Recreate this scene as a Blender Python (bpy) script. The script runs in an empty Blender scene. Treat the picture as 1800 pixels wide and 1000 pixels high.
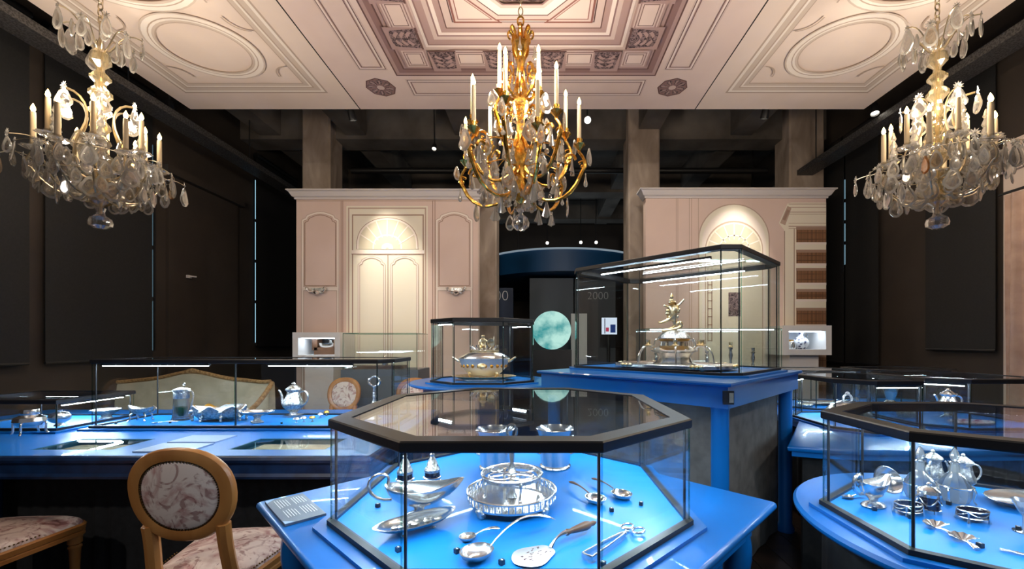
import bpy, bmesh, math, random
from mathutils import Vector, Matrix, Euler
pi = math.pi; sin = math.sin; cos = math.cos
S = bpy.context.scene
COL = S.collection
R = random.Random(7)

# ------------------------------------------------------------------ camera
EYE = 1.40                      # eye height; focal length 730 px on the 1800 px frame
cam = bpy.data.cameras.new('camera'); camo = bpy.data.objects.new('camera', cam); COL.objects.link(camo)
cam.sensor_width = 36; cam.lens = 730/1800*36
cam.shift_x = -48/1800; cam.shift_y = 102/1800
cam.clip_start = 0.05; cam.clip_end = 60
camo.location = (0, 0, EYE); camo.rotation_euler = (pi/2, 0, 0)
S.camera = camo
# ------------------------------------------------------------------ world, exposure
W = bpy.data.worlds.new('world'); S.world = W; W.use_nodes = True
W.node_tree.nodes['Background'].inputs[0].default_value = (0.75, 0.8, 1, 1)
W.node_tree.nodes['Background'].inputs[1].default_value = 0.10
S.view_settings.view_transform = 'Standard'; S.view_settings.look = 'None'
S.view_settings.exposure = 0.15; S.view_settings.gamma = 1
S.view_settings.use_curve_mapping = False
try:
    c = S.cycles
    c.max_bounces = 10; c.glossy_bounces = 5; c.diffuse_bounces = 4; c.transmission_bounces = 8
    c.transparent_max_bounces = 40; c.caustics_reflective = False; c.caustics_refractive = False
    c.sample_clamp_indirect = 4; c.use_denoising = True
except Exception: pass
LED_POWER = 85          # emission of the case strips
CANDLE_W = 6.3            # watts per candle lamp

# unseen fill spots added behind the camera to brighten chairs, tables and pillars
for i, (x, y, tx, ty, tz, w) in enumerate(((-2.6, -.9, -1.9, 2.2, .6, 170), (2.4, -.9, 1.6, 2.6, .8, 150), (0, -1.1, 0, 6.3, 2.9, 330))):
    l = bpy.data.lights.new('fill_spot', 'SPOT'); l.energy = w; l.spot_size = 1.35; l.spot_blend = 1; l.color = (1, .93, .84); l.shadow_soft_size = .08
    o = bpy.data.objects.new('fill_spot', l); COL.objects.link(o); o.location = (x, y, 4.0)
    o.rotation_euler = (Vector((tx, ty, tz))-Vector((x, y, 4.0))).to_track_quat('-Z', 'Y').to_euler()

# ------------------------------------------------------------------ materials
def lin(r, g, b):
    f = lambda c: (c/255/12.92 if c/255 <= .04045 else ((c/255+.055)/1.055)**2.4)
    return (f(r), f(g), f(b), 1)
def mat(name, rgb, rough=.5, metal=0, coat=0, spec=.5):
    m = bpy.data.materials.new(name); m.use_nodes = True
    b = m.node_tree.nodes['Principled BSDF']
    b.inputs['Base Color'].default_value = lin(*rgb); b.inputs['Roughness'].default_value = rough
    b.inputs['Metallic'].default_value = metal; b.inputs['Coat Weight'].default_value = coat
    b.inputs['Specular IOR Level'].default_value = spec
    return m
def noisy(m, c1, c2, scale=5, detail=4, lo=.35, hi=.65, bump=0, stretch=(1,1,1), kind='NOISE', distort=0):
    nt = m.node_tree; b = nt.nodes['Principled BSDF']; L = nt.links
    tc = nt.nodes.new('ShaderNodeTexCoord'); mp = nt.nodes.new('ShaderNodeMapping')
    mp.inputs['Scale'].default_value = stretch
    L.new(tc.outputs['Object'], mp.inputs['Vector'])
    if kind == 'NOISE':
        t = nt.nodes.new('ShaderNodeTexNoise'); t.inputs['Detail'].default_value = detail; out = t.outputs['Fac']
        t.inputs['Distortion'].default_value = distort
    elif kind == 'VORONOI':
        t = nt.nodes.new('ShaderNodeTexVoronoi'); out = t.outputs['Distance']
    else:
        t = nt.nodes.new('ShaderNodeTexWave'); out = t.outputs['Fac']
        t.inputs['Distortion'].default_value = distort; t.inputs['Detail'].default_value = detail
    t.inputs['Scale'].default_value = scale
    L.new(mp.outputs['Vector'], t.inputs['Vector'])
    r = nt.nodes.new('ShaderNodeValToRGB'); r.color_ramp.elements[0].position = lo; r.color_ramp.elements[1].position = hi
    r.color_ramp.elements[0].color = lin(*c1); r.color_ramp.elements[1].color = lin(*c2)
    L.new(out, r.inputs['Fac']); L.new(r.outputs['Color'], b.inputs['Base Color'])
    if bump:
        bn = nt.nodes.new('ShaderNodeBump'); bn.inputs['Strength'].default_value = bump; bn.inputs['Distance'].default_value = .01
        L.new(out, bn.inputs['Height']); L.new(bn.outputs['Normal'], b.inputs['Normal'])
    return m
def emit(name, rgb, s):
    m = bpy.data.materials.new(name); m.use_nodes = True; nt = m.node_tree
    nt.nodes.remove(nt.nodes['Principled BSDF'])
    e = nt.nodes.new('ShaderNodeEmission'); e.inputs[0].default_value = lin(*rgb); e.inputs[1].default_value = s
    nt.links.new(e.outputs[0], nt.nodes['Material Output'].inputs[0]); return m
def thin_glass(name, tint, ior=1.45, gl=1.0, rough=0.0):
    m = bpy.data.materials.new(name); m.use_nodes = True; nt = m.node_tree
    nt.nodes.remove(nt.nodes['Principled BSDF'])
    t = nt.nodes.new('ShaderNodeBsdfTransparent'); t.inputs[0].default_value = tint
    g = nt.nodes.new('ShaderNodeBsdfGlossy'); g.inputs['Roughness'].default_value = rough; g.inputs[0].default_value = (gl, gl, gl, 1)
    lw = nt.nodes.new('ShaderNodeLayerWeight'); lw.inputs[0].default_value = .5
    pw = nt.nodes.new('ShaderNodeMath'); pw.operation = 'POWER'; pw.inputs[1].default_value = 5
    f = nt.nodes.new('ShaderNodeMath'); f.operation = 'MULTIPLY_ADD'; f0 = ((ior-1)/(ior+1))**2
    f.inputs[1].default_value = 1-f0; f.inputs[2].default_value = f0
    nt.links.new(lw.outputs['Facing'], pw.inputs[0]); nt.links.new(pw.outputs[0], f.inputs[0])
    x = nt.nodes.new('ShaderNodeMixShader')
    nt.links.new(f.outputs[0], x.inputs[0]); nt.links.new(t.outputs[0], x.inputs[1]); nt.links.new(g.outputs[0], x.inputs[2])
    nt.links.new(x.outputs[0], nt.nodes['Material Output'].inputs[0]); return m
def crystal(name, tint, dif=.06, tr=.35):
    m = bpy.data.materials.new(name); m.use_nodes = True; nt = m.node_tree; N = nt.nodes; L = nt.links
    N.remove(N['Principled BSDF'])
    t = N.new('ShaderNodeBsdfTransparent'); t.inputs[0].default_value = tint
    g = N.new('ShaderNodeBsdfGlass'); g.inputs['Roughness'].default_value = .03; g.inputs['IOR'].default_value = 1.55; g.inputs[0].default_value = tint
    x1 = N.new('ShaderNodeMixShader'); x1.inputs[0].default_value = tr
    L.new(g.outputs[0], x1.inputs[1]); L.new(t.outputs[0], x1.inputs[2])
    d = N.new('ShaderNodeBsdfTranslucent'); d.inputs[0].default_value = tint
    x2 = N.new('ShaderNodeMixShader'); x2.inputs[0].default_value = dif
    L.new(x1.outputs[0], x2.inputs[1]); L.new(d.outputs[0], x2.inputs[2])
    gl = N.new('ShaderNodeBsdfGlossy'); gl.inputs['Roughness'].default_value = .12
    lw = N.new('ShaderNodeLayerWeight'); lw.inputs[0].default_value = .35
    x3 = N.new('ShaderNodeMixShader'); L.new(lw.outputs['Facing'], x3.inputs[0])
    L.new(x2.outputs[0], x3.inputs[1]); L.new(gl.outputs[0], x3.inputs[2])
    L.new(x3.outputs[0], N['Material Output'].inputs[0]); return m

M = {}
M['blue'] = mat('blue_lacquer', (4, 106, 188), .36, coat=.3)
M['blue_deck'] = mat('blue_case_floor', (12, 124, 214), .38, coat=.15)
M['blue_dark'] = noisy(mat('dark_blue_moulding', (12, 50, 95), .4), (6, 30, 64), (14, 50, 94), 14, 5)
M['black'] = mat('black_metal', (26, 26, 28), .42)
M['skirt'] = noisy(mat('black_skirt_cloth', (20, 20, 22), .85), (16, 16, 18), (26, 26, 28), 30)
M['grey_skirt'] = noisy(mat('charcoal_panel_cloth', (104, 102, 100), .8), (94, 92, 90), (114, 112, 110), 12)
M['silver'] = mat('polished_silver', (250, 250, 248), .22, 1)
M['silver_matte'] = mat('matte_silver', (250, 250, 248), .5, 1)
M['silver_rep'] = noisy(mat('chased_silver', (238, 238, 234), .3, 1), (176, 176, 174), (250, 250, 246), 70, 3, bump=.6)
M['silver_gilt'] = noisy(mat('parcel_gilt', (244, 222, 170), .36, 1), (232, 196, 130), (254, 242, 212), 40, 3, bump=.4)
M['gilt_in'] = mat('gilt_lining', (226, 164, 72), .28, 1)
M['gold'] = noisy(mat('gilt_bronze', (232, 176, 78), .24, 1), (206, 142, 48), (250, 205, 110), 30, 3, bump=.2)
M['arm'] = mat('silvered_brass', (205, 190, 160), .28, 1)
M['glass'] = thin_glass('case_glass', (.965, .98, .975, 1), 1.42)
M['glass_edge'] = thin_glass('glass_edge', (.45, .68, .64, 1), 1.8)
M['vessel'] = crystal('cut_glass', (.95, .98, .99, 1), .30, .35)
M['jug_glass'] = crystal('clear_jug_glass', (.96, .98, .98, 1), .06, .62)
M['green_glass'] = mat('green_liner', (12, 104, 78), .12, coat=.5)
M['dark_glass'] = mat('dark_blue_glass_liner', (16, 20, 40), .1, coat=.6)
M['crystal'] = crystal('crystal', (.98, .96, .93, 1), .05, .50)
M['crystal_rim'] = crystal('crystal_bevel', (.99, .97, .93, 1), .36, .12)
M['crystal_candlelit'] = crystal('candle_lit_crystal', (.96, .86, .64, 1), .12, .35)  # stem crystal, golden candle glow put into its tint
M['crystal_smoke'] = crystal('smoky_crystal', (.84, .78, .70, 1), .07, .42)
M['crystal_amber'] = crystal('amber_crystal', (.85, .55, .25, 1), .12, .3)
M['wax'] = mat('ivory_candle', (206, 184, 146), .5)
M['flame'] = emit('candle_flame', (255, 206, 124), 34)
M['led'] = emit('led_strip', (214, 236, 255), LED_POWER)
M['led_strong'] = emit('bright_led_strip', (214, 236, 255), LED_POWER*2.6)
M['wood'] = noisy(mat('honey_beech', (178, 118, 62), .38, coat=.2), (156, 98, 46), (196, 138, 78), 3, 5, stretch=(1, 1, .25), distort=1.2)
M['wood_dark'] = noisy(mat('walnut', (86, 56, 36), .45), (70, 44, 26), (104, 70, 44), 4, 4)
M['nail'] = mat('brass_nail', (120, 96, 60), .3, 1)
M['cream'] = noisy(mat('cream_upholstery', (196, 188, 166), .8), (188, 180, 158), (204, 196, 174), 8)
M['giltwood'] = noisy(mat('carved_gilt_wood', (166, 130, 88), .5), (140, 104, 64), (190, 154, 108), 40, 3, bump=.4)
M['concrete'] = noisy(mat('board_marked_concrete', (164, 146, 132), .9), (130, 112, 98), (192, 174, 158), 3.2, 8, .3, .75, bump=.4, stretch=(1, 1, .5), distort=.6)
M['slab'] = noisy(mat('dark_concrete_ceiling', (96, 88, 81), .9), (78, 71, 65), (112, 104, 96), 1.5, 6)
M['darkwall'] = noisy(mat('dark_brown_wall', (50, 41, 35), .8), (46, 38, 32), (54, 45, 38), 2)
M['blind'] = noisy(mat('black_blind_fabric', (20, 20, 21), .75), (17, 17, 18), (23, 23, 24), 60, 2)
M['daylight'] = emit('daylight_pane', (160, 205, 225), .9)
M['duct'] = noisy(mat('galvanised_tray', (86, 84, 84), .5, .6), (70, 68, 68), (100, 98, 98), 60, 2, kind='VORONOI')
M['print'] = noisy(mat('printed_cream_plaster', (226, 204, 194), .75), (222, 199, 189), (231, 210, 200), 1.4, 3)
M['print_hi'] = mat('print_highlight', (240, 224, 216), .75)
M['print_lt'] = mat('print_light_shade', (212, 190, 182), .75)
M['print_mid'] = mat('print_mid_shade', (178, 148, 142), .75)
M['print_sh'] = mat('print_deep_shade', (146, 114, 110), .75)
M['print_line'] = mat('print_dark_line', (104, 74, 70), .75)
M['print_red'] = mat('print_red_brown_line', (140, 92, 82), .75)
M['print_orn'] = noisy(mat('print_acanthus', (100, 78, 82), .75), (48, 32, 38), (150, 126, 126), 26, 5, .4, .6, distort=2.2)
M['seam'] = mat('panel_seam', (40, 32, 30), .9)
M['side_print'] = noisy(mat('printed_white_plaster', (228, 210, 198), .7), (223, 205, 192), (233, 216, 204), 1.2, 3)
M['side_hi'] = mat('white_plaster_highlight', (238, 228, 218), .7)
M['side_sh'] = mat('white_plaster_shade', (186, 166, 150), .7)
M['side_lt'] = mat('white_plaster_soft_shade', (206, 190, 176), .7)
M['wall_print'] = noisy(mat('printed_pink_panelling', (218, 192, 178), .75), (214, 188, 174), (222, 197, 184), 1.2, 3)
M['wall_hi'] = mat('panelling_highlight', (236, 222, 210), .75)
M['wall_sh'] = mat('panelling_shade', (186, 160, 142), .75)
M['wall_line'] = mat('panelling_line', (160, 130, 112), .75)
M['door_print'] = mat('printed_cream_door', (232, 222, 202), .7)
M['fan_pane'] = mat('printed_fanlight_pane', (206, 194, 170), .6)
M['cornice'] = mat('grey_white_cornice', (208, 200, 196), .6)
M['book'] = noisy(mat('printed_leather_books', (120, 82, 56), .7), (60, 38, 24), (160, 116, 82), 16, 1, .25, .6, stretch=(1, 0, .02), kind='WAVE')
M['floor'] = noisy(mat('dark_wood_floor', (46, 32, 24), .35), (36, 24, 18), (60, 42, 32), 2, 6, stretch=(1, 6, 1))
M['curtain'] = noisy(mat('rose_beige_curtain', (186, 158, 140), .8), (176, 148, 130), (196, 168, 150), 6)
M['lightwall'] = mat('pale_wall', (200, 184, 172), .8)
M['white'] = mat('white_frame', (224, 222, 220), .5)
M['niche_in'] = mat('pale_niche_lining', (206, 216, 228), .6)
M['deep_blue'] = mat('deep_blue_paint', (16, 74, 120), .5)
M['navy'] = mat('navy_panel', (18, 48, 84), .5)
M['greypanel'] = mat('grey_blue_panel', (92, 98, 106), .7)
M['label'] = mat('grey_text_plate', (88, 98, 112), .4)
M['ink'] = mat('white_lettering', (232, 236, 240), .5)
M['plate_blue'] = mat('pale_blue_text_plate', (150, 176, 214), .3, coat=.3)
M['paper'] = noisy(mat('cream_document', (226, 216, 180), .7), (150, 150, 136), (232, 222, 190), 9, 4, .3, .45, stretch=(1, 3, 1))
M['teal'] = mat('teal_tray_edge', (10, 92, 120), .4)
M['cubeblack'] = mat('black_number_cube', (20, 22, 26), .4)
def floral(m):
    nt = m.node_tree; N = nt.nodes; L = nt.links; b = N['Principled BSDF']
    tc = N.new('ShaderNodeTexCoord')
    n1 = N.new('ShaderNodeTexNoise'); n1.inputs['Scale'].default_value = 5; n1.inputs['Detail'].default_value = 5; n1.inputs['Distortion'].default_value = 2.6
    n2 = N.new('ShaderNodeTexNoise'); n2.inputs['Scale'].default_value = 10; n2.inputs['Detail'].default_value = 6; n2.inputs['Distortion'].default_value = 3.2
    for n in (n1, n2): L.new(tc.outputs['Object'], n.inputs['Vector'])
    r1 = N.new('ShaderNodeValToRGB'); e = r1.color_ramp.elements
    e[0].position = .36; e[0].color = lin(182, 140, 134); e[1].position = .52; e[1].color = lin(222, 204, 194)
    r2 = N.new('ShaderNodeValToRGB'); e = r2.color_ramp.elements
    e[0].position = .38; e[0].color = lin(170, 136, 138); e[1].position = .47; e[1].color = (1, 1, 1, 1)
    L.new(n1.outputs['Fac'], r1.inputs['Fac']); L.new(n2.outputs['Fac'], r2.inputs['Fac'])
    x = N.new('ShaderNodeMix'); x.data_type = 'RGBA'; x.blend_type = 'MULTIPLY'; x.inputs['Factor'].default_value = .8
    L.new(r1.outputs['Color'], x.inputs[6]); L.new(r2.outputs['Color'], x.inputs[7])
    L.new(x.outputs[2], b.inputs['Base Color']); return m
M['fabric'] = floral(mat('floral_tapestry_fabric', (214, 192, 182), .85))

# ------------------------------------------------------------------ mesh builder
class MB:
    def __init__(s): s.v = []; s.f = []; s.m = []; s.T = Matrix(); s.k = 0
    def add(s, vs, fs):
        n = len(s.v); T = s.T
        s.v += [tuple(T @ Vector(p)) for p in vs]
        s.f += [tuple(i+n for i in f) for f in fs]; s.m += [s.k]*len(fs); return s
    def at(s, loc=(0,0,0), rz=0, rx=0, ry=0, sc=(1,1,1)):
        s.T = Matrix.Translation(loc) @ Euler((rx, ry, rz)).to_matrix().to_4x4() @ Matrix.Diagonal((*sc, 1)); return s
    def box(s, c, d):
        x, y, z = c; a, b, h = d[0]/2, d[1]/2, d[2]/2
        vs = [(x+i*a, y+j*b, z+k*h) for k in (-1, 1) for j in (-1, 1) for i in (-1, 1)]
        return s.add(vs, [(0,2,3,1), (4,5,7,6), (0,1,5,4), (2,6,7,3), (0,4,6,2), (1,3,7,5)])
    def prism(s, poly, z0, z1):
        n = len(poly); vs = [(x, y, z0) for x, y in poly] + [(x, y, z1) for x, y in poly]
        return s.add(vs, [tuple(range(n-1, -1, -1)), tuple(range(n, 2*n))] + [(i, (i+1) % n, n+(i+1) % n, n+i) for i in range(n)])
    def ring(s, po, pin, z0, z1):
        n = len(po); vs = [(x, y, z) for z in (z0, z1) for p in (po, pin) for x, y in p]
        fs = []
        for i in range(n):
            j = (i+1) % n
            fs += [(i, j, 2*n+j, 2*n+i), (n+j, n+i, 3*n+i, 3*n+j), (2*n+i, 2*n+j, 3*n+j, 3*n+i), (j, i, n+i, n+j)]
        return s.add(vs, fs)
    def loft(s, rings, cap=True, closed=True):
        n = len(rings[0]); vs = [p for r in rings for p in r]; fs = []
        for k in range(len(rings)-1):
            for i in range(n if closed else n-1):
                j = (i+1) % n; fs.append((k*n+i, k*n+j, (k+1)*n+j, (k+1)*n+i))
        if cap:
            fs.append(tuple(range(n-1, -1, -1))); fs.append(tuple((len(rings)-1)*n+i for i in range(n)))
        return s.add(vs, fs)
    def lathe(s, prof, n=24, sx=1, sy=1, lob=0, amp=0, c=(0,0,0), sq=0):
        rings = []
        for q in prof:
            r, z = q[0], q[1]; am = q[2] if len(q) > 2 else amp
            ring = []
            for i in range(n):
                a = 2*pi*i/n; k = 1 + (am*cos(lob*a) if lob else 0)
                ring.append((c[0]+r*k*cos(a)*sx, c[1]+r*k*sin(a)*sy, c[2]+z))
            rings.append(ring)
        return s.loft(rings)
    def tube(s, pts, r, n=8, closed=False, flat=1):
        P = [Vector(p) for p in pts]; m = len(P); rs = r if isinstance(r, (list, tuple)) else [r]*m
        rings = []; up = None
        for i in range(m):
            if closed: t = P[(i+1) % m]-P[i-1]
            else: t = P[min(i+1, m-1)]-P[max(i-1, 0)]
            t = t.normalized() if t.length > 1e-9 else Vector((0,0,1))
            if up is None:
                up = Vector((0,0,1)) if abs(t.z) < .9 else Vector((1,0,0))
            a = t.cross(up)
            if a.length < 1e-6: a = t.orthogonal()
            a.normalize(); b = a.cross(t).normalized(); up = b
            rings.append([tuple(P[i]+(a*cos(2*pi*k/n)+b*sin(2*pi*k/n)*flat)*rs[i]) for k in range(n)])
        if closed: rings.append(rings[0]); return s.loft(rings, cap=False)
        return s.loft(rings)
    def ball(s, c, r, n=10, m=6, sc=(1,1,1)):
        return s.loft([[(c[0]+r*sc[0]*sin(pi*(k+.02)/(m+.04))*cos(2*pi*i/n), c[1]+r*sc[1]*sin(pi*(k+.02)/(m+.04))*sin(2*pi*i/n), c[2]-r*sc[2]*cos(pi*(k+.02)/(m+.04))) for i in range(n)] for k in range(m+1)])
    def mesh(s, name, mats, smooth=40):
        me = bpy.data.meshes.new(name); me.from_pydata(s.v, [], s.f)
        mats = mats if isinstance(mats, list) else [mats]
        for x in mats: me.materials.append(M[x] if isinstance(x, str) else x)
        if len(mats) > 1: me.polygons.foreach_set('material_index', s.m)
        bm = bmesh.new(); bm.from_mesh(me); bmesh.ops.recalc_face_normals(bm, faces=bm.faces); bm.to_mesh(me); bm.free()
        if smooth:
            me.polygons.foreach_set('use_smooth', [True]*len(me.polygons)); me.set_sharp_from_angle(angle=math.radians(smooth))
        me.update(); return me
    def build(s, name, mats, parent=None, loc=(0,0,0), rot=(0,0,0), smooth=40):
        return put(name, s.mesh(name, mats, smooth), parent, loc, rot)
def put(name, me, parent=None, loc=(0,0,0), rot=(0,0,0), sc=(1,1,1)):
    o = bpy.data.objects.new(name, me); COL.objects.link(o)
    o.parent = parent; o.location = loc; o.rotation_euler = rot; o.scale = sc; return o
def tag(o, label=None, cat=None, group=None, kind=None):
    for k, v in (('label', label), ('category', cat), ('group', group), ('kind', kind)):
        if v: o[k] = v
    return o
def thing(name, label, cat, loc=(0,0,0), rz=0, group=None):
    o = bpy.data.objects.new(name, None); COL.objects.link(o); o.location = loc; o.rotation_euler = (0, 0, rz)
    o.empty_display_size = .1
    return tag(o, label, cat, group)
def struct(o): o['kind'] = 'structure'; return o
def copy_tree(o, parent=None):
    c = o.copy(); COL.objects.link(c); c.parent = parent
    for ch in list(o.children): copy_tree(ch, c)
    return c
def P(x, y, Y): return Vector(((x-948)/730*Y, Y, EYE-(y-602)/730*Y))
def on(x, y, z):                     # point of the horizontal plane at height z seen at photo pixel x, y
    Y = (EYE-z)*730/(y-602); return Vector(((x-948)/730*Y, Y, z))
def offset(poly, d):
    n = len(poly); out = []
    for i in range(n):
        p0, p1, p2 = Vector(poly[i-1]), Vector(poly[i]), Vector(poly[(i+1) % n])
        e1 = (p1-p0).normalized(); e2 = (p2-p1).normalized()
        n1 = Vector((e1.y, -e1.x)); n2 = Vector((e2.y, -e2.x))
        b = (n1+n2); b /= b.length; out.append(tuple(p1+b*(d/max(.2, b.dot(n1)))))
    return out
def bez(p0, p1, p2, p3, n=10):
    p0, p1, p2, p3 = map(Vector, (p0, p1, p2, p3))
    return [p0*(1-t)**3+p1*3*t*(1-t)**2+p2*3*t*t*(1-t)+p3*t**3 for t in [i/n for i in range(n+1)]]
def chain_bez(*segs, n=8):
    out = []
    for s in segs:
        b = bez(*s, n=n); out += b if not out else b[1:]
    return out
# ================================================================== THE SETTING
Z0C = EYE+2.80                       # underside of the printed canopy
XL, XR, YB = -4.9, 4.7, 12.0
mb = MB(); mb.box((-.1, 5.5, -.05), (9.8, 14, .1)); struct(mb.build('floor', 'floor'))
fl = bpy.data.objects['floor']
for i in range(26):                  # floor boards near the camera, joints between them
    MB().box((0, 0, 0), (.185, 5.2, .004)).build('plank', 'floor', fl, (-4.8+i*.19, 3.4, .002))
for i in range(26, 50):
    put('plank', bpy.data.objects['plank'].data, fl, (-4.8+i*.19, 3.4, .002))
wl = struct(MB().box((XL-.1, 5.5, 2.6), (.2, 14, 5.4)).build('wall_left', 'darkwall'))
wr = struct(MB().box((XR+.1, 5.5, 2.6), (.2, 14, 5.4)).build('wall_right', 'darkwall'))
wb = struct(MB().box((-.1, YB+.1, 2.6), (9.8, .2, 5.4)).build('wall_back', 'darkwall'))
slab = struct(MB().box((-.1, 5.5, 5.3), (9.8, 14, .1)).build('ceiling', 'slab'))
for x in (-4.4, -3.0, -1.2, 1.75, 3.3):
    MB().box((x, 8.6, 5.02), (.34, 6.6, .46)).build('beam', 'slab', slab)
for y in (7.0, 9.4, 11.4):
    MB().box((-.1, y, 4.98), (9.6, .4, .5)).build('beam', 'slab', slab)
# concrete pillars
def pillar(x0, x1, y, lab):
    w = x1-x0; t = .025
    poly = [(-w/2+t, -.22), (w/2-t, -.22), (w/2, -.22+t), (w/2, .22-t), (w/2-t, .22), (-w/2+t, .22), (-w/2, .22-t), (-w/2, -.22+t)]
    o = MB().prism(poly, 0, 5.2).build('pillar', 'concrete', None, ((x0+x1)/2, y+.22, .0), smooth=0)
    tag(o, lab, 'pillar', 'concrete pillars'); return o
pillar(-3.78, -3.33, 6.6, 'rough concrete pillar rising behind the left end of the fanlight-door panel')
pillar(-1.12, -.68, 6.6, 'rough concrete pillar between the fanlight-door panel and the blue drum')
pillar(1.42, 1.92, 6.6, 'rough concrete pillar beside the left edge of the bookcase panel')
pillar(3.98, 4.54, 6.6, 'rough concrete pillar above the bookcase at the right')

# ---- windows, blinds on the left and right walls
def window(n, X, y0, y1, z0, z1, side):
    w = struct(MB().box((X+side*.004, (y0+y1)/2, (z0+z1)/2), (.008, y1-y0, z1-z0)).build('window_%d' % n, 'daylight'))
    for k in range(1, 4):
        MB().box((X+side*.012, (y0+y1)/2, z0+(z1-z0)*k/4), (.012, y1-y0, .05)).build('glazing_bar', 'black', w)
    for y in (y0, (y0+y1)/2, y1): MB().box((X+side*.012, y, (z0+z1)/2), (.014, .03, z1-z0)).build('mullion', 'black', w)
def blind(X, y0, y1, z0, z1, side, lab):
    t = thing('roller_blind', lab, 'blind', (X+side*.06, (y0+y1)/2, z0), 0, 'black roller blinds')
    h = z1-z0; w = y1-y0
    rings = [[(side*.004*sin(k*.5), -w/2+w*k/16, z) for k in range(17)] + [(side*.006+side*.004*sin(k*.5), -w/2+w*k/16, z) for k in range(16, -1, -1)] for z in (0, h)]
    MB().loft(rings).build('fabric', 'blind', t)
    MB().tube([(0, -w/2, 0), (0, w/2, 0)], .014).build('bottom_bar', 'black', t)
    MB().tube([(0, -w/2, h), (0, w/2, h)], .045, 12).build('roller', 'black', t)
window(1, XL, 2.9, 3.9, 1.3, 4.4, 1); blind(XL, 2.9, 3.935, 1.2, 4.5, 1, 'black roller blind at the far left edge of the picture')
window(2, XL, 4.3, 5.268, 1.3, 3.9, 1); blind(XL, 4.065, 5.185, 1.2, 4.5, 1, 'wide black roller blind behind the left crystal chandelier')
window(3, XL, 7.115, 8.41, 1.4, 4.2, 1); blind(XL, 7.09, 8.28, 1.33, 4.6, 1, 'black roller blind just left of the fanlight-door panel')
window(4, XR, 4.4, 4.85, 1.4, 3.6, -1); blind(XR, 4.22, 4.98, 1.32, 4.3, -1, 'black roller blind beside the rose-beige curtain')
window(5, XR, 5.85, 6.395, 2.6, 3.9, -1); blind(XR, 5.68, 6.285, 1.1, 4.5, -1, 'black roller blind with a daylight slit right of the bookcase panel')
blind(XR, 6.33, 7.0, 1.1, 4.5, -1, 'narrow black roller blind touching the right edge of the bookcase panel')
for k, (y0, y1) in enumerate(((5.45, 6.7),)):
    d = struct(MB().box((XL+.02, (y0+y1)/2, 1.8), (.04, y1-y0, 3.6)).build('door_1', 'darkwall'))
    MB().box((XL+.05, (y0+y1)/2, 3.66), (.1, y1-y0+.16, .1)).build('lintel', 'darkwall', d)
mb = MB(); mb.box((0, 0, 0), (.03, .06, .04)); mb.tube([(.01, 0, 0), (.05, .0, .003), (.09, .02, .0)], .010)
tag(mb.build('wall_sensor', 'cornice', None, (XL+.057, 5.74, 2.31)), 'small white sensor on the dark left wall', 'sensor')

# ---- pale wall recess and curtain on the right
o = struct(MB().box((XR-.02, 3.2, 1.7), (.04, 1.94, 3.4)).build('wall_right_recess', 'lightwall'))
MB().box((XR-.06, 3.2, 3.12), (.06, 1.94, .07)).build('moulding', 'lightwall', o)
def folds(w, h, n, amp, m=8, taper=0):
    rings = []
    for k in range(m+1):
        z = h*k/m; a = amp*(1-.55*k/m); r = []
        for i in range(n*8+1):
            u = i/(n*8); x = (u-.5)*w*(1+taper*(1-k/m)); r.append((x, a*sin(u*n*2*pi+.3*sin(k*.7))+.3*a*sin(u*n*4.6+k*.2), z))
        rings.append(r+[(x, y+.006, z) for x, y, z in reversed(r)])
    return MB().loft(rings)
c = thing('curtain', 'rose-beige floor-length curtain at the right edge of the picture', 'curtain', (XR-.14, 3.57, .02), -pi/2)
folds(1.0, 2.82, 9, .045).build('cloth', 'curtain', c, smooth=60)
MB().tube([(-.55, 0, 2.84), (.55, 0, 2.84)], .014).build('rod', 'black', c)

# ---- the printed canopy ceiling (three flat printed panels)
can = struct(bpy.data.objects.new('ceiling_canopy', None)); COL.objects.link(can); can.location = (0, 0, Z0C)
CX, CY = -.14, 3.0
def panel(x0, x1, m):
    o = MB().box(((x0+x1)/2, 3.0, .03), (x1-x0-.008, 3.97, .06)).build('canopy_panel', m, can, smooth=0); return o
pl = panel(-4.19, -2.15, 'side_print'); pc = panel(-2.15, 1.87, 'print'); pr = panel(1.87, 3.9, 'side_print')
for x in (-2.15, 1.87): MB().box((x, 3.0, -.0006), (.012, 3.97, .001)).build('seam', 'seam', can, smooth=0)
lay = [0]
def flat(polys, m, parent, name='print', z=None, faces=None):
    lay[0] += 1
    if z is None: z = -.0006*lay[0]
    mb = MB()
    for p in polys:
        if len(p) == 2:              # band between two loops
            a, b = p; n = len(a); mb.add([(x, y, z) for x, y in a]+[(x, y, z) for x, y in b], [(i, (i+1) % n, n+(i+1) % n, n+i) for i in range(n)])
        else: mb.add([(x, y, z) for x, y in p], [tuple(range(len(p)))])
    return mb.build(name, m, parent, smooth=0)
def rect(cx, cy, hx, hy): return [(cx-hx, cy-hy), (cx+hx, cy-hy), (cx+hx, cy+hy), (cx-hx, cy+hy)]
def ell(cx, cy, a, b, n=40): return [(cx+a*cos(2*pi*i/n), cy+b*sin(2*pi*i/n)) for i in range(n)]
def sq(h, d=0): return rect(CX, CY, h, h+d)
def frames(seq, parent, shape, name):
    for i in range(len(seq)-1):
        flat([(shape(seq[i][0]), shape(seq[i+1][0]))], seq[i][1], parent, name)
lay[0] = 0
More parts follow.
